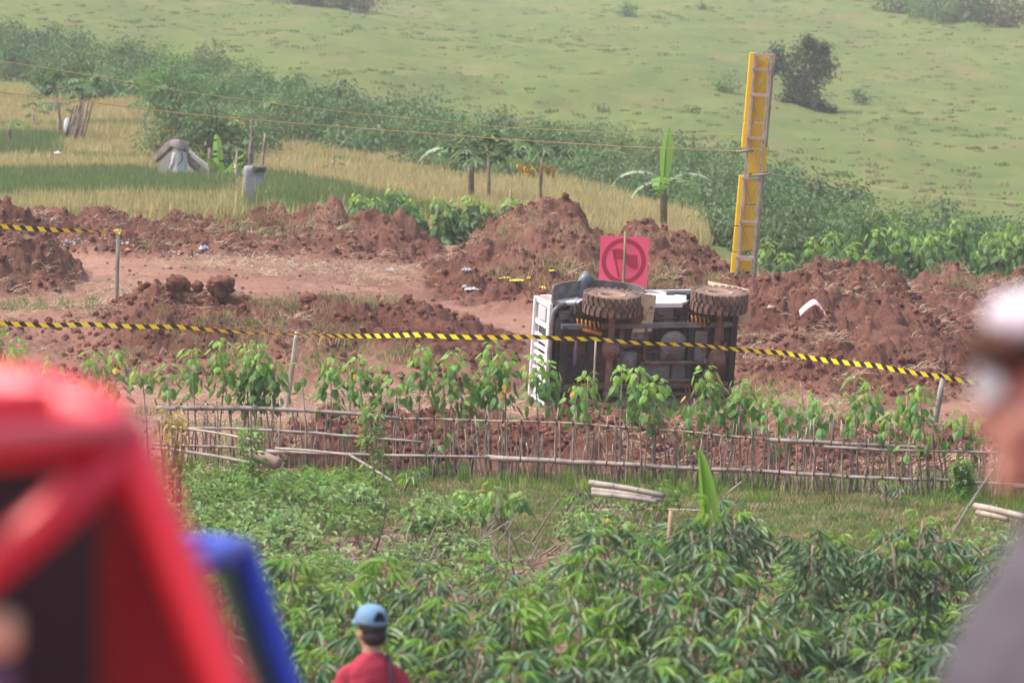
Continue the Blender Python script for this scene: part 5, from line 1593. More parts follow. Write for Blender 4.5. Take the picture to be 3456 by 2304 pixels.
def person(label, loc, rz, H, skin, shirt, trousers, hair_len='short', long_sleeve=False, arm_bend=.3, head_yaw=0.0, voxel=.012, sleeves=True):
    """figure facing +Y locally, feet on z=0"""
    k = H / 1.70
    t = thing('person', label, 'person', loc, (0, 0, rz))
    b = MB()
    # head
    hz = 1.575; M = Matrix.Rotation(head_yaw, 3, 'Z'); hc = Vector((0, .015, hz))
    hb = MB()
    hb.ell((0, 0, .02), (.076, .094, .105), 24, 18); hb.ell((0, .022, -.045), (.058, .068, .065), 20, 12)
    hb.ell((0, .075, -.092), (.022, .020, .018), 10, 8)                      # chin
    hb.ell((0, .098, -.018), (.012, .020, .026), 10, 8, rot=(.35, 0, 0))      # nose
    hb.ell((0, .086, -.055), (.024, .012, .008), 10, 6)                       # lips
    for sx in (-1, 1):
        hb.ell((sx * .077, -.008, -.012), (.012, .022, .034), 10, 10)
        hb.ell((sx * .033, .080, .012), (.018, .012, .008), 10, 6)
        hb.ell((sx * .045, .062, -.03), (.022, .02, .022), 10, 8)
    b.add([tuple((M @ Vector(v)) + hc) for v in hb.v], hb.f)
    b.loft([ring(0, -.012, 1.36, .085, .075, 20, 2), ring(0, -.01, 1.42, .058, .058, 20, 2), ring(0, .0, 1.50, .053, .056, 20, 2), ring(0, .005, 1.55, .05, .055, 20, 2)])
    # torso and limbs, slightly narrower than the clothes
    b.loft([ring(0, 0, .84, .155, .10), ring(0, 0, .95, .15, .10), ring(0, 0, 1.08, .14, .095), ring(0, 0, 1.22, .135, .095), ring(0, -.005, 1.33, .125, .085), ring(0, -.01, 1.39, .08, .065)])
    hands = []
    for sx in (-1, 1):
        sh = Vector((sx * .142, -.01, 1.335)); el = Vector((sx * .205, .0, 1.07)); wr = Vector((sx * .225, .06 + .18 * arm_bend, .84 + .1 * arm_bend))
        b.tube([Vector((sx * .10, 0, 1.36)), sh, sh.lerp(el, .5), el, el.lerp(wr, .4), wr], [.040, .042, .040, .036, .036, .025], 14)
        d = (wr - el).normalized(); pm = wr + d * .05
        b.ell(pm, (.018, .038, .05), 12, 10, rot=(0, 0, 0))
        for f in range(4):
            p0 = pm + Vector((0, -.025 + .017 * f, -.035)); L_ = (.075, .085, .08, .062)[f]
            b.tube([p0, p0 + Vector((-sx * .006, .004, -L_ * .5)), p0 + Vector((-sx * .022, .008, -L_))], [.009, .008, .006], 6)
        th = pm + Vector((-sx * .006, .032, .01))
        b.tube([th, th + Vector((-sx * .012, .022, -.03)), th + Vector((-sx * .018, .024, -.055))], [.011, .009, .007], 6)
        hp_ = Vector((sx * .085, 0, .88)); kn_ = Vector((sx * .095, .015, .49)); an = Vector((sx * .10, -.01, .09))
        b.tube([hp_, hp_.lerp(kn_, .5), kn_, kn_.lerp(an, .35), an], [.088, .072, .054, .054, .036], 14)
        b.tube([Vector((sx * .10, -.05, .035)), Vector((sx * .105, .06, .035)), Vector((sx * .115, .15, .02))], [.038, .038, .025], 10, flat=.8)
        b.tube([an, Vector((sx * .10, -.02, .03))], [.036, .035], 10)
    b.v = [(x * k, y * k, z * k) for x, y, z in b.v]
    o = put('body', b.mesh('body', skin, True), t)
    rm = o.modifiers.new('remesh', 'REMESH'); rm.mode = 'VOXEL'; rm.voxel_size = voxel * .8; rm.use_smooth_shade = True
    s_ = o.modifiers.new('smooth', 'SMOOTH'); s_.iterations = 3; s_.factor = .5
    # shirt
    b = MB()
    b.loft([ring(0, 0, .80, .185, .128), ring(0, 0, .92, .178, .122), ring(0, 0, 1.07, .160, .118), ring(0, 0, 1.20, .166, .124), ring(0, -.003, 1.27, .168, .120), ring(0, -.006, 1.335, .152, .108), ring(0, -.01, 1.39, .112, .092), ring(0, -.012, 1.425, .098, .078, sq=2), ring(0, -.012, 1.445, .068, .068, sq=2), ring(0, -.01, 1.455, .060, .063, sq=2)])
    for sx in (-1, 1):
        sh = Vector((sx * .142, -.008, 1.335)); el = Vector((sx * .205, .0, 1.07)); wr = Vector((sx * .225, .06 + .18 * arm_bend, .84 + .1 * arm_bend))
        if long_sleeve: b.tube([Vector((sx * .10, -.008, 1.36)), sh, sh.lerp(el, .5), el, el.lerp(wr, .5), wr], [.055, .074, .066, .056, .052, .044], 16)
        else: b.tube([Vector((sx * .09, -.008, 1.36)), sh + Vector((-sx * .006, 0, -.022)), sh.lerp(el, .35), sh.lerp(el, .78)], [.050, .068, .072, .076], 16)
    b.v = [(x * k, y * k, z * k) for x, y, z in b.v]
    o = put('shirt', b.mesh('shirt', shirt, True), t)
    rm = o.modifiers.new('remesh', 'REMESH'); rm.mode = 'VOXEL'; rm.voxel_size = voxel; rm.use_smooth_shade = True
    s_ = o.modifiers.new('smooth', 'SMOOTH'); s_.iterations = 4; s_.factor = .5
    tx = bpy.data.textures.new('folds', 'CLOUDS'); tx.noise_scale = .11
    dm = o.modifiers.new('folds', 'DISPLACE'); dm.texture = tx; dm.strength = .022; dm.mid_level = .5
    # trousers
    b = MB(); b.loft([ring(0, 0, .99, .158, .108), ring(0, 0, .90, .168, .118), ring(0, 0, .80, .172, .12)])
    for sx in (-1, 1):
        b.tube([Vector((sx * .085, 0, .86)), Vector((sx * .095, .01, .48)), Vector((sx * .10, -.005, .08))], [.10, .08, .062], 16)
    b.v = [(x * k, y * k, z * k) for x, y, z in b.v]
    o = put('trousers', b.mesh('trousers', trousers, True), t)
    rm = o.modifiers.new('remesh', 'REMESH'); rm.mode = 'VOXEL'; rm.voxel_size = voxel * 1.2; rm.use_smooth_shade = True
    return t, k, hc * k, M


SKIN = mat('skin', (.36, .19, .13), (.42, .23, .16), 3, rough=.5)
HAIR = mat('hair', (.012, .010, .011), (.03, .025, .025), 30, rough=.6)
DARKCLOTH = mat('dark_cloth', (.03, .035, .05), rough=.9)

# man with the blue cap, seen from behind
mx_, my_ = (1252 - 1728) / FOC * 33.0, 33.0
H_m = 1.66
top_z = P(1240, 2050, 33).z
feet = top_z - 1.705 * (H_m / 1.70) - .012
tM, k, hc, M = person('man seen from behind in a blue cap and dark red shirt with a bag strap', (mx_, my_, feet), R(6), H_m, SKIN,
                      mat('maroon_shirt', (.30, .022, .045), (.36, .032, .06), 8, rough=.9, bump=.002), DARKCLOTH, head_yaw=R(26), voxel=.011)


def cap(t, k, hc, M, col, visor_col=None, back_open=True, up=.052, sc_=1.0, visor=True, zs=1.0, vl=.075, vd=.012):
    b = MB(); nu, nv = 72, 24; vs = []; fs = []
    def keep(i, j):
        a = 2 * math.pi * (i + .5) / nu; s = -math.sin(a)      # 1 at the back
        z = j / nv
        ang = abs(((a - 1.5 * math.pi) + math.pi) % (2 * math.pi) - math.pi)
        return not (back_open and .84 > z > 0 and z >= .72 - 0 * ang and False)
    for j in range(nv + 1):
        ph = math.pi / 2 * j / nv
        for i in range(nu):
            a = 2 * math.pi * i / nu
            rr = math.sin(ph) ** .9
            x, y, z = .093 * rr * math.cos(a), .109 * rr * math.sin(a), .102 * zs * math.cos(ph) ** .85 if j < nv else 0
            vs.append(Vector((x, y, z + .012)))
    for j in range(nv):
        for i in range(nu):
            i2 = (i + 1) % nu
            a = 2 * math.pi * (i + .5) / nu; da = (a - 1.5 * math.pi)
            xb = .1 * math.sin(da); zb = vs[j * nu + i].z
            if back_open and math.sin(a) < 0 and abs(xb) < .046 and j < nv - 1 and (xb / .046) ** 2 + ((zb - .016) / .066) ** 2 < 1: continue
            fs.append((j * nu + i, (j + 1) * nu + i, (j + 1) * nu + i2, j * nu + i2))
    low_ = [Vector((.0935 * math.cos(2 * math.pi * i / nu), .1095 * math.sin(2 * math.pi * i / nu), -.004)) for i in range(nu)]
    base = nv * nu; o0 = len(vs); vs += low_
    for i in range(nu):
        i2 = (i + 1) % nu; fs.append((base + i, o0 + i, o0 + i2, base + i2))
    T = lambda v: (M @ (Matrix.Rotation(R(6), 3, 'X') @ Vector(v) + Vector((0, 0, up)))) * k * sc_ + hc
    b.add([T(v) for v in vs], fs)
    c = thing_none = put('cap', b.mesh('cap', col, True), t); sm = c.modifiers.new('thick', 'SOLIDIFY'); sm.thickness = .003
    b = MB(); b.ell(T((0, 0, .014 + .1 * zs)), (.008, .008, .005), 10, 6); put('button', b.mesh('button', col, True), c)
    if visor:
        b = MB(); vv = []; n = 14
        for i in range(n + 1):
            a = math.pi * (.16 + .68 * i / n); vv.append(T((.087 * math.cos(a), .104 * math.sin(a), .004)))
        for i in range(n + 1):
            a = math.pi * (.16 + .68 * i / n); vv.append(T((.085 * math.cos(a), .104 * math.sin(a) + vl * math.sin(math.pi * i / n) ** .6, -vd - .012 * abs(math.cos(a)))))
        b.add(vv, [(i, i + 1, n + 2 + i, n + 1 + i) for i in range(n)])
        v = put('visor', b.mesh('visor', visor_col or col, True), c); sm = v.modifiers.new('thick', 'SOLIDIFY'); sm.thickness = .004
    return c


cap(tM, k, hc, M, mat('cap_blue', (.13, .24, .38), (.16, .28, .42), 12, rough=.9, bump=.001))
b = MB()
hb = MB(); hb.ell((0, -.010, .028), (.0815, .0965, .100), 30, 22); hb.ell((0, -.036, -.03), (.072, .068, .062), 24, 14)
cutv = []; M6 = M
b.add([(M @ Vector(v)) * k + hc for v in hb.v], hb.f)
# hair only behind a slanted line: keep the faces at the back
Mi = M.inverted()
def _local(f):
    c = sum((Vector(b.v[i]) for i in f), Vector()) / len(f); return Mi @ ((c - hc) / k)
b.f = [f for f in b.f if (_local(f).y < .012 or _local(f).z > .045) and not (_local(f).z < -.075)]
o = put('hair', b.mesh('hair', HAIR, True), tM); sm = o.modifiers.new('thick', 'SOLIDIFY'); sm.thickness = .004; sm.offset = 0
b = MB(); pts = [(-.02, .14, 1.10), (.05, .125, 1.25), (.088, .06, 1.385), (.098, -.01, 1.435), (.103, -.092, 1.40), (.115, -.138, 1.29), (.128, -.150, 1.12), (.145, -.150, .98), (.17, -.12, .86)]
b.tube([Vector(p) * k for p in pts], .013, 8, flat=.45); put('bag_strap', b.mesh('bag_strap', DARKCLOTH, True), tM)

# farmer with a conical hat in the rice
YF = 153.0
fz = P(600, 470, YF).z - 1.66
tF, k, hc, M = person('farmer in pale clothes and a wide conical hat standing before the hut', (P(605, 560, YF).x, YF, fz), R(25), 1.6, SKIN,
                      mat('pale_shirt', (.50, .49, .54), rough=.9), mat('pale_trousers', (.4, .4, .42), rough=.9), long_sleeve=True, arm_bend=.6, voxel=.016)
b = MB(); n = 28; prof = [(0, .17), (.03, .15), (.12, .095), (.25, .02), (.262, .005), (.25, .008), (.1, .085)]
T2 = lambda x, y, z: hc + Vector((x, y, z + .05 - .22 * (-y) * 0)) 
tilt_ = Matrix.Rotation(R(32), 3, 'X')
vs = [tuple(hc + Vector((0, 0, .03)) + tilt_ @ Vector((rr * math.cos(2 * math.pi * i / n), rr * math.sin(2 * math.pi * i / n), z))) for rr, z in prof for i in range(n)]
b.add(vs, [(j * n + i, j * n + (i + 1) % n, (j + 1) * n + (i + 1) % n, (j + 1) * n + i) for j in range(len(prof) - 1) for i in range(n)])
put('conical_hat', b.mesh('conical_hat', mat('woven_hat', (.12, .105, .11), (.17, .15, .155), 20, rough=.8), True), tF)
b = MB(); b.tube([Vector(p) * k for p in [(.02, -.125, 1.37), (.05, -.135, 1.2), (-.12, -.13, .98)][::1]], .012, 6); put('strap', b.mesh('strap', DARKCLOTH), tF)

# blurred man at the right edge
YM = 6.4  # metres
mz = -1.97
tR, k, hc, M = person('blurred man in a grey shirt and pale cap at the right edge, facing left', ((3672 - 1728) / FOC * YM, YM, mz + .026), R(120), 1.72, mat('skin_pink', (.52, .25, .19), (.58, .30, .23), 3, rough=.5),
                      mat('grey_shirt', (.075, .07, .085), (.10, .092, .11), 6, rough=.9), DARKCLOTH, head_yaw=R(-34), arm_bend=.5, voxel=.012)
cap(tR, k, hc, M, mat('cap_pale', (.52, .47, .54), rough=.8), mat('visor_brown', (.05, .018, .010), rough=.9), back_open=False, up=.070, sc_=.95, zs=.42, vl=.035, vd=.035)
b = MB()
for sx in (-1, 1):
    b.ell((M @ Vector((sx * .036, .098, .012))) * k + hc, (.03, .006, .024), 14, 8)
put('glasses', b.mesh('glasses', mat('pale_lens', (.5, .5, .52), rough=.2), True), tR)
b = MB(); hb = MB(); hb.ell((0, -.006, .04), (.081, .100, .085), 24, 18)
b.add([(M @ Vector(v)) * k + hc for v in hb.v], hb.f)
b.f = [f for f in b.f if (M.inverted() @ ((sum((Vector(b.v[i]) for i in f), Vector()) / len(f) - hc) / k)).y < -.01 or (M.inverted() @ ((sum((Vector(b.v[i]) for i in f), Vector()) / len(f) - hc) / k)).z > .05]
o = put('hair', b.mesh('hair', HAIR, True), tR); sm = o.modifiers.new('thick', 'SOLIDIFY'); sm.thickness = .004

# ================================================================== OVERTURNED JEEP
# local axes: x = from front to rear, y = from wheels to roof (away from the camera), z = across the vehicle (up, as it lies on its side)
jb = P(1884, 1428, 80.6)
J = thing('overturned_jeep', 'white off road jeep lying on its side with its muddy underside towards the viewer', 'car', jb, (R(10), 0, R(20)))
Pw = mat('jeep_white', (.74, .75, .78), (.80, .81, .84), 2, rough=.3, c3=(.33, .20, .14), s3=3.2, t3=.60, coat=.3)
MUD = mat('underside', (.035, .028, .026), (.13, .085, .065), 5, rough=.85, bump=.006, bscale=30, c3=(.17, .085, .06), s3=4, t3=.55)
GRY = mat('underside_grey', (.13, .125, .125), (.24, .225, .22), 4, rough=.7, c3=(.18, .09, .065), s3=6, t3=.55, bump=.004)
BLK = mat('black_plastic', (.018, .018, .02), (.045, .04, .04), 6, rough=.6)
STL = mat('muddy_steel', (.09, .06, .05), (.20, .12, .09), 7, rough=.75, bump=.004)
RBR = mat('muddy_rubber', (.10, .065, .055), (.20, .125, .10), 7, rough=.95, c3=(.26, .15, .11), s3=9, t3=.56, bump=.003)
FND = mat('fender_grey', (.10, .095, .095), (.20, .185, .18), 9, rough=.8, c3=(.06, .05, .05), s3=5, t3=.6)
ORG = mat('orange_spring', (.55, .22, .03), (.40, .15, .04), 8, rough=.5)
TANB = mat('tan_board', (.50, .38, .22), (.62, .50, .32), 5, rough=.8, c3=(.22, .11, .07), s3=7, t3=.55)


def J3(a, b_, t): return (a, b_, t)


def jp(mb, name, m, parent=None, smooth=False, bevel=0.0):
    return mb.build(name, m, parent or J, smooth=smooth, bevel=bevel, world=False)


def arc(cx, cy, r, a0, a1, n=12): return [(cx + r * math.cos(R(a0 + (a1 - a0) * i / n)), cy + r * math.sin(R(a0 + (a1 - a0) * i / n))) for i in range(n + 1)]


# side outline (x, y)
side = [(.03, .60), (.02, 1.12), (.07, 1.20), (.98, 1.24), (1.28, 1.70), (2.82, 1.72), (2.90, 1.15), (2.88, .60)] + [(3.02 - .0, .60)][:0] + [(x, y) for x, y in arc(2.52, .42, .47, 23, 157, 10)] + [(1.9, .50), (1.45, .50)] + [(x, y) for x, y in arc(.85, .42, .50, 21, 159, 10)] + [(.2, .60)]
side = side[:8] + [(x, y) for x, y in arc(2.50, .42, .44, 25, 155, 10)] + [(1.95, .47), (1.42, .47)] + [(x, y) for x, y in arc(.85, .42, .46, 25, 155, 10)]
def skinpt(a, b_, t):
    # tumblehome: upper body narrower
    c = .86; nar = max(0, b_ - 1.1) * .16
    return (a, b_, c + (t - c) * (1 - nar))


def split(mbn, t0, t1):
    b = MB(); b.prism(side, skinpt, t0, t1); return b


# two side panels, hood, roof, rear as separate sheets so that the underside is open
jp(split(0, 1.58, 1.62), 'side_panel', Pw, bevel=.008); jp(split(0, .12, .16), 'side_panel', Pw, bevel=.008)
b = MB(); b.box((.52, 1.21, .87), (.92, .03, 1.40), (0, 0, R(3))); jp(b, 'hood', Pw, bevel=.01)
b = MB(); b.box((2.05, 1.70, .87), (1.5, .03, 1.22)); jp(b, 'roof', Pw, bevel=.01)
b = MB(); b.box((2.86, 1.1, .87), (.03, 1.0, 1.36)); jp(b, 'tailgate', Pw, bevel=.01)
b = MB(); b.box((1.13, 1.43, .87), (.02, .60, 1.2), (0, 0, R(-29))); jp(b, 'windscreen', mat('dark_glass', (.02, .025, .03), rough=.1))
# side windows (dark glass set proud of the panel)
for t in (1.606, .134):
    b = MB(); b.add([skinpt(x, y, t + (.004 if t > 1 else -.004) + (.012 if t > 1 else -.012)) for x, y in [(1.30, 1.22), (1.42, 1.60), (1.95, 1.62), (1.95, 1.22)]], [(0, 1, 2, 3)])
    b.add([skinpt(x, y, t + (.016 if t > 1 else -.016)) for x, y in [(2.05, 1.22), (2.05, 1.62), (2.72, 1.60), (2.76, 1.22)]], [(0, 1, 2, 3)]); jp(b, 'window', MATS['dark_glass'])
b = MB(); b.add([skinpt(x, y, 1.642) for x, y in [(1.98, 1.16), (2.25, .98), (2.62, .96), (2.72, 1.14), (2.70, 1.34), (2.1, 1.36)]], [(0, 1, 2, 3, 4, 5)]); jp(b, 'rear_side_window', BLK)
# floor pan with ribs
b = MB(); b.box((1.55, .60, .87), (2.5, .03, 1.40))
for i in range(7): b.box((1.25 + .2 * i, .577, .62), (.035, .02, .34)); b.box((1.25 + .2 * i, .577, 1.12), (.035, .02, .34))
jp(b, 'floor_pan', MUD, bevel=.004)
b = MB(); b.box((1.60, .57, 1.42), (.55, .02, .20)); b.box((2.28, .565, 1.36), (.36, .02, .20)); jp(b, 'sill_plate', GRY, bevel=.004)
b = MB(); b.box((1.55, .52, 1.575), (.85, .10, .05)); jp(b, 'sill', Pw, bevel=.01)
# engine bay: dark box and shroud
b = MB(); b.box((.42, .70, .87), (.64, .22, 1.3)); jp(b, 'engine_bay', BLK, bevel=.02)
b = MB(); b.box((.40, .56, .55), (.42, .05, .60)); b.box((.25, .53, .45), (.05, .06, .9)); b.box((.55, .53, .42), (.04, .06, .6)); b.box((.62, .55, 1.05), (.10, .08, .30)); b.box((.3, .55, 1.05), (.12, .05, .12))
jp(b, 'skid_plate', BLK, bevel=.008)
b = MB(); b.box((.20, .60, 1.44), (.16, .12, .12), (0, 0, .2)); b.box((.14, .60, 1.25), (.12, .08, .28)); b.box((.42, .62, 1.30), (.22, .06, .30)); jp(b, 'inner_wing', FND, bevel=.01)
b = MB(); b.tube([(.30, .56, 1.37), (.32, .50, 1.37)], [.05, .05], 14); b.tube([(.5, .58, 1.28), (.5, .52, 1.28)], [.045, .045], 14); jp(b, 'hose', BLK, smooth=True)

# grille: bars with real openings in front of a dark radiator
GX = 0.0
FR = []
slots = [(.34 + .115 * i, .40 + .115 * i) for i in range(6)]
holes = [(.12, .28), ] + slots + [(1.13, 1.22), (1.30, 1.52)]
b = MB()
dlo, dhi = .66, 1.06
b.box((GX, .61, .87), (.05, .10, 1.48)); b.box((GX - .01, 1.15, .87), (.06, .10, 1.46))
prev = .13
cuts = [(.17, .36)] + [(.40 + .108 * i, .455 + .108 * i) for i in range(6)] + [(1.10, 1.22), (1.30, 1.53)]
for (c0, c1) in cuts:
    b.box((GX, .88, (prev + c0) / 2), (.05, .46, c0 - prev)); prev = c1
b.box((GX, .88, (prev + 1.61) / 2), (.05, .46, 1.61 - prev))
jp(b, 'grille', Pw, bevel=.008)
b = MB(); b.box((GX + .06, .86, .87), (.02, .46, 1.40)); jp(b, 'radiator', BLK)
for (c0, c1) in (cuts[0], cuts[-1]):
    b = MB(); b.box((GX - .012, .86, (c0 + c1) / 2), (.035, .30, (c1 - c0) * .86)); jp(b, 'headlight', mat('lamp_glass', (.55, .56, .58), rough=.15), bevel=.012)
b = MB(); b.box((GX - .005, .80, 1.16), (.03, .22, .085)); jp(b, 'turn_signal', mat('signal_dark', (.06, .06, .07), rough=.4), bevel=.008)
b = MB(); b.tube([(.03, .52, .14), (.0, .52, .25), (.0, .52, 1.36), (.02, .53, 1.5), (.10, .56, 1.58), (.22, .60, 1.60)], .035, 10); jp(b, 'bumper', mat('bumper_grey', (.16, .15, .15), (.26, .23, .22), 8, rough=.6), smooth=True)
b = MB()
for i in range(52): b.box((-.04, 1.12 - .0 * i, .14 + .028 * i), (.012, .03, .012))
jp(b, 'hood_seal', BLK)
b = MB(); b.box((.07, .84, 1.605), (.13, .50, .035), (0, 0, .05)); jp(b, 'wing_corner', mat('rusty_wing', (.35, .17, .12), (.52, .34, .28), 5, rough=.6), bevel=.01)


# wheel arches: broad flare strips
def flare(cx, name, a0, a1, t0, t1, m, r0=.50, thick=.02, sq=1.0):
    b = MB(); A = arc(cx, .42, r0, a0, a1, 16); B = arc(cx, .42, r0 + thick, a0, a1, 16)
    for i in range(16):
        q = [(A[i], B[i]), (A[i + 1], B[i + 1])]
        v = [(*A[i], t0), (*A[i + 1], t0), (*A[i + 1], t1), (*A[i], t1), (*B[i], t0), (*B[i + 1], t0), (*B[i + 1], t1), (*B[i], t1)]
        b.add(v, [(0, 1, 2, 3), (7, 6, 5, 4), (0, 4, 5, 1), (1, 5, 6, 2), (2, 6, 7, 3), (3, 7, 4, 0)])
    return jp(b, name, m, smooth=False)


flare(.85, 'fender_flare', 12, 168, 1.46, 1.62, FND); flare(.85, 'fender_flare', 12, 168, -.02, .3, FND)
flare(2.50, 'fender_flare', 30, 150, 1.50, 1.70, BLK, .45); flare(2.50, 'fender_flare', 30, 150, .02, .24, BLK, .45)
# dented grey fender extension over the front wheel
b = MB(); n_ = 20; o_ = []
for i in range(n_ + 1):
    a = R(8 + 168 * i / n_); wob = .012 * math.sin(i * 1.3)
    o_.append((.70 - .68 * math.cos(a), .46 + (.50 + wob) * math.sin(a) ** .8))
for i in range(n_):
    z0 = 1.60 + .03 * math.sin(i * .9); z1 = 1.60 + .03 * math.sin((i + 1) * .9); t0, t1 = 1.87 - .04 * abs(i - 10) / 10, 1.87 - .04 * abs(i - 9) / 10
    v = [(*o_[i], z0), (*o_[i + 1], z1), (*o_[i + 1], t1), (*o_[i], t0)]
    b.add(v + [(x * 1.0 + (x - .7) * .03, y + .02, z) for x, y, z in v], [(0, 1, 2, 3), (7, 6, 5, 4), (0, 4, 5, 1), (1, 5, 6, 2), (2, 6, 7, 3), (3, 7, 4, 0)])
jp(b, 'fender_extension', FND)


# wheels
def wheel(cx, cy, cz, outer):
    """axle along z. outer=+1 when the hub faces up"""
    Rr, Wd = .405, .27
    w_ = bpy.data.objects.new('wheel', None); sc.collection.objects.link(w_); w_.parent = J; w_.location = (cx, cy, cz)
    n = 40; prof = [(.20, -.11), (.25, -.135), (.33, -.138), (.375, -.12), (.39, -.09), (.392, 0), (.39, .09), (.375, .12), (.33, .138), (.25, .135), (.20, .11)]
    b = MB(); vs = [(r_ * math.cos(2 * math.pi * i / n), r_ * math.sin(2 * math.pi * i / n), z_) for r_, z_ in prof for i in range(n)]
    b.add(vs, [(j * n + i, j * n + (i + 1) % n, (j + 1) * n + (i + 1) % n, (j + 1) * n + i) for j in range(len(prof) - 1) for i in range(n)])
    ty = b.build('tyre', RBR, w_, smooth=True, world=False)
    b = MB()
    for i in range(26):
        a = 2 * math.pi * i / 26
        for (off, z0, wz, sk, rr) in ((0, -.10, .085, .35, .400), (.5, .10, .085, -.35, .400), (.25, -.028, .055, -.3, .402), (.75, .036, .055, .3, .402)):
            aa = a + off * 2 * math.pi / 26; c = Vector((rr * math.cos(aa), rr * math.sin(aa), z0))
            b.box(c, (.030, .062, wz), (sk * 0, 0, aa))
        for s in (-1, 1):
            aa = a + (.5 if s > 0 else 0) * 2 * math.pi / 26
            b.box((.378 * math.cos(aa), .378 * math.sin(aa), s * .125), (.05, .05, .03), (0, 0, aa))
    tr = b.build('tread_lugs', RBR, w_, world=False, bevel=.004); tr['kind'] = 'stuff'
    for s in (-1, 1):
        b = MB(); prof = [(.205, .10 * s), (.205, .128 * s), (.185, .130 * s), (.165, .10 * s), (.155, .05 * s), (.06, .045 * s), (.05, .075 * s), (.0001, .075 * s)]
        vs = [(r_ * math.cos(2 * math.pi * i / 24), r_ * math.sin(2 * math.pi * i / 24), z_) for r_, z_ in prof for i in range(24)]
        b.add(vs, [(j * 24 + i, j * 24 + (i + 1) % 24, (j + 1) * 24 + (i + 1) % 24, (j + 1) * 24 + i) for j in range(len(prof) - 1) for i in range(24)])
        if s == outer:
            for i in range(5): b.tube([(.11 * math.cos(i * 1.2566), .11 * math.sin(i * 1.2566), .05 * s), (.11 * math.cos(i * 1.2566), .11 * math.sin(i * 1.2566), .07 * s)], [.012, .012], 6)
        b.build('rim', mat('muddy_rim', (.24, .15, .105), (.36, .25, .19), 6, rough=.7), w_, smooth=True, world=False)
    return w_


wheel(.86, .42, 1.645, 1); wheel(2.52, .44, 1.655, 1); wheel(.86, .42, .10, -1); wheel(2.52, .44, .10, -1)

# chassis
b = MB(); b.box((1.45, .47, 1.30), (2.65, .10, .075)); jp(b, 'frame_rail', GRY, bevel=.01)
b = MB(); b.box((1.45, .47, .42), (2.65, .10, .075)); jp(b, 'frame_rail', STL, bevel=.01)
for (x, w_, zc, hz, m_) in [(.18, .09, .86, .9, BLK), (1.42, .04, 1.05, .48, STL), (1.05, .07, .86, .84, STL), (2.12, .08, .86, .82, BLK), (2.78, .10, .95, 1.15, BLK), (2.60, .05, 1.2, .3, STL)]:
    b = MB(); b.box((x, .46, zc), (w_, .08, hz)); jp(b, 'crossmember', m_, bevel=.008)
# axles
RST = mat('axle_rust', (.13, .07, .055), (.24, .13, .10), 6, rough=.85, bump=.006)
for (x, dz) in ((.88, .98), (2.52, .80)):
    b = MB(); b.tube([(x, .41, .15), (x, .41, .5), (x, .41, 1.2), (x, .41, 1.6)], [.05, .05, .05, .05], 12)
    b.ell((x, .39, dz), (.13, .12, .17), 18, 12); b.ell((x, .41, .3), (.07, .07, .09), 12, 8); b.ell((x, .41, 1.45), (.07, .07, .09), 12, 8)
    b.tube([(x, .27, dz), (x, .24, dz)], [.10, .07], 14)
    jp(b, 'axle', RST, smooth=True)
# springs and shock absorbers


def spring(p0, p1, r_, n, name='spring', m=ORG, w_=.014):
    p0, p1 = Vector(p0), Vector(p1); d = (p1 - p0); ax = d.normalized(); a = ax.cross(Vector((0, 0, 1)))
    if a.length < .1: a = ax.cross(Vector((0, 1, 0)))
    a.normalize(); c = ax.cross(a); pts = [p0 + d * (i / (n * 12)) + (a * math.cos(2 * math.pi * i / 12) + c * math.sin(2 * math.pi * i / 12)) * r_ for i in range(n * 12 + 1)]
    b = MB(); b.tube(pts, w_, 6); o = jp(b, name, m, smooth=True)
    b = MB(); b.tube([p0, p1], r_ * .45, 10); b.tube([p0 - ax * .03, p0 + ax * .01], r_ * 1.1, 12); b.tube([p1 - ax * .01, p1 + ax * .03], r_ * 1.1, 12); jp(b, 'shock_absorber', BLK, smooth=True)


spring((.34, .53, 1.34), (.68, .40, 1.31), .060, 6); spring((2.08, .50, 1.37), (2.36, .40, 1.35), .062, 5)
spring((.36, .53, .40), (.66, .40, .42), .060, 6); spring((2.12, .52, .36), (2.38, .42, .38), .062, 5)
b = MB(); b.tube([(.45, .44, 1.26), (.72, .38, 1.20)], .028, 10); jp(b, 'radius_arm', ORG, smooth=True)
b = MB(); b.tube([(.36, .44, .74), (.36, .44, 1.10)], .02, 8)
for i in range(7): b.tube([(.36, .44, .78 + .035 * i), (.36, .44, .79 + .035 * i)], [.035, .035], 10)
jp(b, 'steering_damper', mat('blue_shock', (.08, .14, .35), (.35, .16, .10), 10, rough=.5), smooth=True)
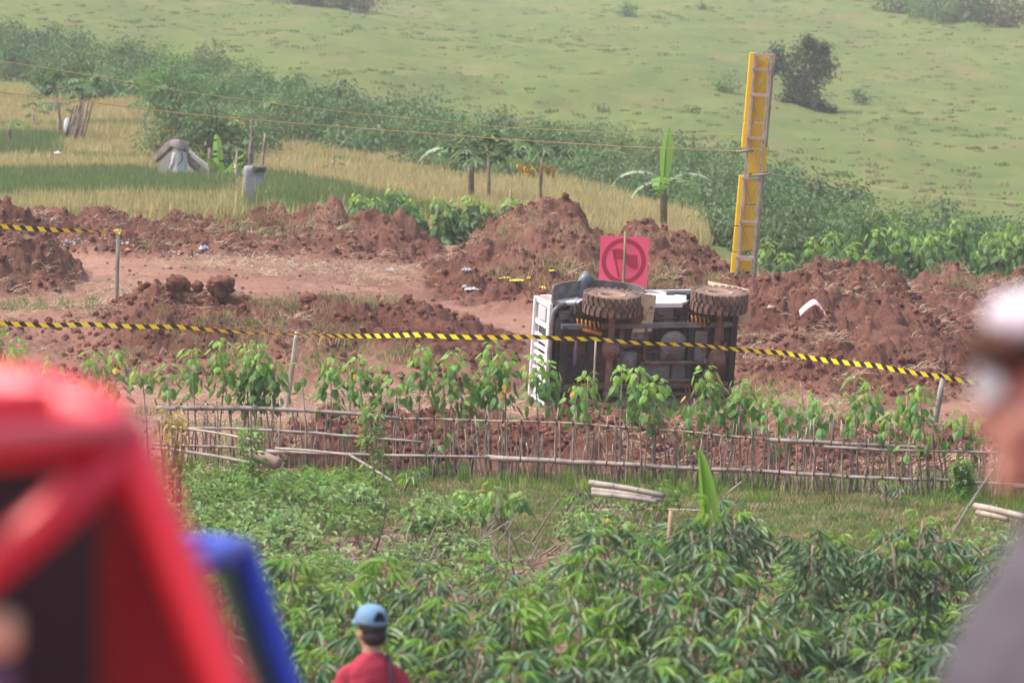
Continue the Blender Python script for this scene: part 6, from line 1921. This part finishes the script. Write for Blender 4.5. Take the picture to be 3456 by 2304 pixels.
# engine sump, gearbox, transfer case, tank
b = MB(); b.box((1.15, .47, .80), (.26, .16, .26)); b.ell((1.15, .43, .80), (.13, .10, .13), 14, 10)
for i in range(6): b.box((1.05 + .045 * i, .385, .80), (.016, .02, .22))
jp(b, 'gearbox', GRY, bevel=.01)
b = MB(); b.box((1.32, .50, 1.16), (.22, .10, .13)); jp(b, 'gearbox_bracket', GRY, bevel=.008)
b = MB(); b.ell((1.86, .46, 1.02), (.20, .10, .20), 22, 14); b.box((1.86, .50, .90), (.36, .10, .26)); jp(b, 'fuel_tank', GRY, smooth=True)
b = MB(); b.box((1.62, .52, .62), (.46, .06, .26)); b.box((2.02, .50, .60), (.28, .08, .24)); b.box((2.3, .52, .95), (.20, .08, .5)); jp(b, 'skid_panel', GRY, bevel=.01)
for k_, (pts, rad, nm, m_) in enumerate([
    ([(1.45, .40, .76), (2.0, .40, .755), (2.36, .40, .76)], .030, 'rear_driveshaft', STL), ([(.96, .40, 1.00), (1.38, .42, 1.06)], .036, 'front_driveshaft', STL),
    ([(.92, .38, .98), (1.0, .38, .80), (1.06, .38, .5)], .03, 'tie_rod', RST), ([(1.30, .44, .52), (1.9, .40, .50), (2.5, .40, .48)], .025, 'radius_arm', STL),
    ([(1.0, .5, .34), (1.5, .42, .30), (2.2, .42, .28), (2.7, .46, .22)], .032, 'exhaust_pipe', STL), ([(1.2, .40, .30), (1.35, .37, .45), (1.9, .38, .40)], .02, 'brake_line', STL),
    ([(2.3, .42, .5), (2.6, .40, .9), (2.66, .42, 1.05)], .022, 'panhard_rod', RST), ([(.95, .40, .30), (1.4, .42, .22)], .028, 'radius_arm', STL)]):
    b = MB(); b.tube(pts, rad, 10)
    if 'drive' in nm:
        for p in (pts[0], pts[-1]): b.ell(p, (.05, .045, .045), 12, 8)
    jp(b, nm, m_, smooth=True)
b = MB(); b.tube([(2.45, .42, .30), (2.78, .45, .30)], .07, 12); jp(b, 'muffler', RST, smooth=True)
rr_ = random.Random(8)
b = MB()
for i in range(60):
    x, z = rr_.uniform(.95, 2.7), rr_.uniform(.25, 1.45); b.box((x, .545, z), (rr_.uniform(.03, .16), .04, rr_.uniform(.03, .14)), (0, rr_.uniform(-.2, .2), 0))
jp(b, 'underbody_fittings', MUD, bevel=.004)['kind'] = 'stuff'
b = MB()
for i in range(24):
    x, z = rr_.uniform(1.0, 2.6), rr_.uniform(.3, 1.4); L_ = rr_.uniform(.15, .5)
    b.tube([(x, .51, z), (x + L_ * .5, .50, z + rr_.uniform(-.04, .04)), (x + L_, .51, z + rr_.uniform(-.1, .1))], rr_.uniform(.007, .014), 6)
jp(b, 'brake_lines', STL, smooth=True)['kind'] = 'stuff'
# tan mud flaps and boards
for (nm, pts) in [('mud_flap', [(1.22, .44, 1.20), (1.50, .42, 1.22), (1.55, .44, 1.74), (1.24, .47, 1.78)]),
                  ('mud_flap', [(2.70, .52, 1.30), (3.05, .50, 1.31), (3.06, .52, 1.44), (2.74, .54, 1.46)])]:
    b = MB(); b.add([*pts, *[(x, y + .02, z) for x, y, z in pts]], [(0, 1, 2, 3), (7, 6, 5, 4), (0, 4, 5, 1), (1, 5, 6, 2), (2, 6, 7, 3), (3, 7, 4, 0)]); jp(b, nm, TANB)
b = MB(); pts = [(2.52, .78, 1.72), (3.12, .72, 1.66), (3.10, .76, 1.74), (2.56, .98, 1.82)]
b.add([*pts, *[(x, y + .03, z) for x, y, z in pts]], [(0, 1, 2, 3), (7, 6, 5, 4), (0, 4, 5, 1), (1, 5, 6, 2), (2, 6, 7, 3), (3, 7, 4, 0)]); jp(b, 'rear_board', TANB)
b = MB(); b.ell((1.32, .46, 1.44), (.10, .05, .20), 12, 8)
q = rock(5, 12, .5); b2 = MB(); b2.v = [(x * .12 + 1.24, y * .05 + .43, z * .17 + 1.48) for x, y, z in q.v]; b2.f = q.f
jp(b2, 'mud_clump', mat('mud_clump', (.16, .075, .05), rough=1, bump=.01), smooth=True)
# snorkel, mirrors, handles on the upward side
b = MB(); b.tube([(.62, 1.0, 1.55), (.62, 1.0, 1.72), (.64, 1.0, 1.84), (.72, 1.0, 1.93)], [.085, .085, .09, .095], 16); jp(b, 'snorkel', mat('snorkel_blue', (.10, .11, .15), (.15, .16, .20), 4, rough=.35), smooth=True)
b = MB(); b.box((1.50, 1.0, 1.63), (.14, .05, .04)); b.box((2.0, 1.05, 1.63), (.12, .05, .03)); jp(b, 'door_handle', BLK, bevel=.012)
b = MB(); b.box((1.12, 1.2, 1.64), (.10, .14, .12)); jp(b, 'wing_mirror', BLK, bevel=.02)

# ================================================================== NEAR VEHICLES
RED = mat('red_paint', (.72, .010, .030), rough=.42, spec=.5)
_rb = [n_ for n_ in RED.node_tree.nodes if n_.type == 'BSDF_PRINCIPLED'][0]; _rb.inputs['Coat Weight'].default_value = .5; _rb.inputs['Coat Roughness'].default_value = .35
BLU = mat('blue_paint', (.045, .075, .46), rough=.5, spec=.4)
SEAL = mat('rubber_seal', (.035, .035, .045), rough=.6)
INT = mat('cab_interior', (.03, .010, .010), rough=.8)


def glass(name, col=(.85, .9, .9), alpha=.35):
    m = bpy.data.materials.new(name); m.use_nodes = True; N = m.node_tree.nodes; L = m.node_tree.links
    N.clear(); o = N.new('ShaderNodeOutputMaterial'); t = N.new('ShaderNodeBsdfTransparent'); t.inputs[0].default_value = (*col, 1)
    g = N.new('ShaderNodeBsdfGlossy'); g.inputs['Roughness'].default_value = .25; mx = N.new('ShaderNodeMixShader'); mx.inputs[0].default_value = alpha
    L.new(t.outputs[0], mx.inputs[1]); L.new(g.outputs[0], mx.inputs[2]); L.new(mx.outputs[0], o.inputs[0]); return m


GLS = glass('window_glass', (.55, .66, .64), .05)
GLD = glass('clear_glass', (.93, .93, .93), .015)


def offroader(label, name, paint, Y, corner, pillar_foot, roof_line, depth, ground_z, pill_r, roof_r, yaw):
    """open cab off-roader seen from its side, facing right; pixel control points are in the plane of its near side"""
    c0_ = P(corner[0], corner[1], Y)
    T = thing(name, label, 'car', (c0_.x, c0_.y, ground_z), (0, 0, yaw))
    foot = P(*pillar_foot, Y)
    dd = foot - c0_
    c = Vector((0, 0, c0_.z - ground_z)); gz_ = 0.0
    d = Vector((dd.x / math.cos(yaw), 0, dd.z)).normalized(); ground_z = 0.0; hood_z = c.z * .60
    hood = c + d * ((c.z - hood_z) / -d.z)
    roofl = [c + Vector((a_, 0, b_)) for a_, b_ in roof_line]
    Y = -depth
    for k_, dy in enumerate((0, -depth)):
        off = Vector((0, dy, 0))
        b = MB()
        b.tube([p + off for p in roofl] + [c.lerp(hood, .14) + off, c.lerp(hood, .5) + off, hood + off], [roof_r] * (len(roofl) - 1) + [pill_r * 1.05, pill_r, pill_r, pill_r], 14)
        b.build('cab_frame', paint, T, smooth=True, world=False)
    # roof panel and windscreen header
    b = MB(); zt = roofl[0].z + roof_r * .55
    b.box((roofl[0].x * .5 - .03, Y + depth / 2, roofl[0].z - roof_r * .25), (abs(roofl[0].x) * .96, depth * .98, .03)); b.build('roof', paint, T, bevel=.012, world=False)
    b = MB(); b.tube([c + Vector((0, 0, 0)), c + Vector((0, -depth, 0))], pill_r * .9, 12); b.build('windscreen_header', paint, T, smooth=True, world=False)
    # glass of windscreen
    b = MB(); a_ = c + d * .04; e_ = hood
    b.add([a_, e_, e_ + Vector((0, -depth, 0)), a_ + Vector((0, -depth, 0))], [(0, 1, 2, 3)]); o = b.build('windscreen', GLD if name.startswith('red') else GLS, T, world=False)
    # lower body with hood and fenders
    L1 = hood.x + 1.05; x0 = c.x - 2.3; gz = ground_z; wr = .36
    body = [(x0, gz + .55), (x0, hood_z - .05), (hood.x - .05, hood_z - .03), (hood.x + .1, hood_z), (L1 - .05, hood_z - .07), (L1, hood_z - .15), (L1, gz + .5)] + [(L1 - .50 + .45 * math.cos(R(a)), gz + .38 + .45 * math.sin(R(a))) for a in range(20, 165, 16)] + [(x0 + .55 + .45 * math.cos(R(a)), gz + .38 + .45 * math.sin(R(a))) for a in range(20, 165, 16)]
    b = MB(); b.prism(body, lambda x, z, y: (x, y, z), Y + .03, Y + depth - .03); b.build('body', paint, T, bevel=.02, world=False)
    b = MB(); b.box(((x0 + hood.x) / 2 - .1, Y + .02, (hood_z + gz + .55) / 2), (.9, .03, hood_z - gz - .68)); b.build('door', paint, T, bevel=.02, world=False)
    for wx in (L1 - .50, x0 + .55):
        for wy in (Y - .02, Y + depth + .02):
            w_ = bpy.data.objects.new('wheel', None); sc.collection.objects.link(w_); w_.parent = T; w_.location = Vector((wx, wy, gz + wr))
            n = 28; b = MB(); prof = [(.2, -.1), (.3, -.115), (.35, -.1), (.36, 0), (.35, .1), (.3, .115), (.2, .1)]
            vs = [(r_ * math.cos(2 * math.pi * i / n), z_, r_ * math.sin(2 * math.pi * i / n)) for r_, z_ in prof for i in range(n)]
            b.add(vs, [(j * n + i, j * n + (i + 1) % n, (j + 1) * n + (i + 1) % n, (j + 1) * n + i) for j in range(len(prof) - 1) for i in range(n)]); b.build('tyre', SEAL, w_, smooth=True, world=False)
            b = MB(); b.tube([(0, -.08, 0), (0, .08, 0)], .2, 20); b.build('rim', mat('rim_grey', (.3, .3, .32), rough=.4, metal=.6), w_, world=False)
    for wy in (Y + .22, Y + depth - .22):
        b = MB(); b.tube([(L1 - .01, wy, hood_z - .28), (L1 + .04, wy, hood_z - .28)], .085, 18); b.build('headlight', MATS['lamp_glass'], T, smooth=True, world=False)
    b = MB(); b.box((L1 + .06, Y + depth / 2, gz + .48), (.08, depth * 1.02, .12)); b.build('bumper', SEAL, T, bevel=.02, world=False)
    b = MB(); b.box((c.x - 1.45, Y + depth * .5, hood_z + .02), (.16, depth * .8, .4)); b.build('seat', INT, T, bevel=.05, world=False)
    return T, c, hood, d


# red one
RY = 6.0
RK = RY / 4.5
TR_, rc, rh, rd = offroader('bright red off roader very close and out of focus at the lower left', 'red_offroader', RED, RY, (430, 1468), (778, 2304),
                            [(-2.2, .045), (-.8, .045), (-.34, .04), (-.14, .028), (-.04, .008), (0, -.008)], 1.35, -1.95, .019 * RK, .030 * RK, R(-35))
def wb(b, name, m, T, smooth=False, bevel=0.0):
    Mi_ = (Matrix.Translation(T.location) @ T.rotation_euler.to_matrix().to_4x4()).inverted()
    b.v = [tuple(Mi_ @ Vector(v)) for v in b.v]
    return b.build(name, m, T, smooth=smooth, bevel=bevel, world=False)


# second bar from the corner down to the left, its inner flange in red darkened for shade, near-black sheet behind standing for shade in the cab
b = MB(); b.tube([P(452, 1492, 4.50 * RK), P(150, 1760, 4.42 * RK), P(-250, 2090, 4.42 * RK), P(-1500, 3100, 4.42 * RK)], .0175 * RK, 12); wb(b, 'brace_bar', RED, TR_, smooth=True)
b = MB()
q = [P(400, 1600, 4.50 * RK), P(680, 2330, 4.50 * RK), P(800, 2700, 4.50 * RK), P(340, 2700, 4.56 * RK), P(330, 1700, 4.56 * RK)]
b.add(q + [p + Vector((0, .03, 0)) for p in q], [(0, 1, 2, 3, 4), (9, 8, 7, 6, 5)] + [(i, i + 5, (i + 1) % 5 + 5, (i + 1) % 5) for i in range(5)]); wb(b, 'quarter_panel', mat('red_shaded', (.26, .003, .007), rough=.5), TR_)
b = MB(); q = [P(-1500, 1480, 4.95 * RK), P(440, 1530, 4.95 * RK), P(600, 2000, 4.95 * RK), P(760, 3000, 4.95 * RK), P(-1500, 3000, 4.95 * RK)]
b.add(q + [p + Vector((0, .03, 0)) for p in q], [(0, 1, 2, 3, 4), (9, 8, 7, 6, 5)] + [(i, i + 5, (i + 1) % 5 + 5, (i + 1) % 5) for i in range(5)]); wb(b, 'cab_shade_sheet', INT, TR_)
b = MB(); c = P(-25, 2138, 4.45 * RK); b.box(c, (.052, .05, .044)); wb(b, 'headrest', mat('cream_cloth', (.85, .76, .46), rough=.8), TR_, bevel=.01)
b = MB(); c = P(-30, 2300, 4.45 * RK); b.box(c, (.048, .05, .035)); wb(b, 'headrest_base', mat('grey_blue_cloth', (.16, .16, .24), rough=.8), TR_, bevel=.01)
# blue one, 11.5 m away
TB_, bc, bh, bd = offroader('blue off roader with a black sealed window half hidden behind the red one', 'blue_offroader', BLU, 11.5, (822, 1852), (972, 2304),
                            [(-2.2, .012), (-.4, .012), (-.15, .01), (-.04, .004), (0, -.008)], 1.35, -2.58, .026, .024, R(-12))
b = MB(); so_ = Vector((0, -.012, 0))
sp_ = [P(540, 1902, 11.5), P(730, 1905, 11.5), P(775, 1925, 11.5), P(812, 2030, 11.5), P(900, 2304, 11.5), P(1010, 2680, 11.5)]
b.tube([p + so_ for p in sp_], .014, 10); wb(b, 'window_seal', mat('seal_grey', (.07, .07, .085), rough=.6), TB_, smooth=True)
b = MB(); b.add([P(-400, 1870, 11.51), P(800, 1880, 11.51), P(842, 1900, 11.51), P(960, 2304, 11.51), P(1060, 2680, 11.51), P(-400, 2680, 11.51)], [(0, 1, 2, 3, 4, 5)]); wb(b, 'side_window', GLS, TB_)

# dead tall grasses right beside the red pillar (reddish stalks)
rs = thing('dry_stalks', 'dry reddish stalks rising beside the red off roader pillar', 'plant', P(590, 1760, 60))
b = MB(); r = random.Random(4); lf = MB()
for k_ in range(16):
    u0 = 575 + r.uniform(-25, 40); b.tube([P(u0, 1800, 60), P(u0 + r.uniform(-15, 15), 1600, 60), P(u0 + r.uniform(-30, 30), r.uniform(1400, 1500), 60)], [.01, .007, .004], 4)
    for q_ in range(8):
        leafq(lf, P(u0 + r.uniform(-30, 30), r.uniform(1380, 1700), 60 + r.uniform(-.2, .2)), Vector((r.uniform(-1, 1), r.uniform(-1, 1), r.uniform(-1, .3))), Vector((0, 0, 1)), .11, .06)
b.build('stem', mat('red_stalk', (.30, .13, .08), rough=.8), rs); lf.build('foliage', mat('rust_leaf', (.35, .28, .08), rough=.7, transl=.3), rs)

# ================================================================== HAZE
hz = MB(); hz.box((0, 295, 7.0), (620, 730, 31)); ho = hz.build('haze', None)
hm = bpy.data.materials.new('haze'); hm.use_nodes = True; hm.node_tree.nodes.clear()
o_ = hm.node_tree.nodes.new('ShaderNodeOutputMaterial'); pv = hm.node_tree.nodes.new('ShaderNodeVolumePrincipled')
pv.inputs['Color'].default_value = (.95, .97, 1, 1); pv.inputs['Density'].default_value = .00042; pv.inputs['Anisotropy'].default_value = .2
hm.node_tree.links.new(pv.outputs[0], o_.inputs['Volume'])
ho.data.materials.append(hm); tag(ho, kind='stuff')
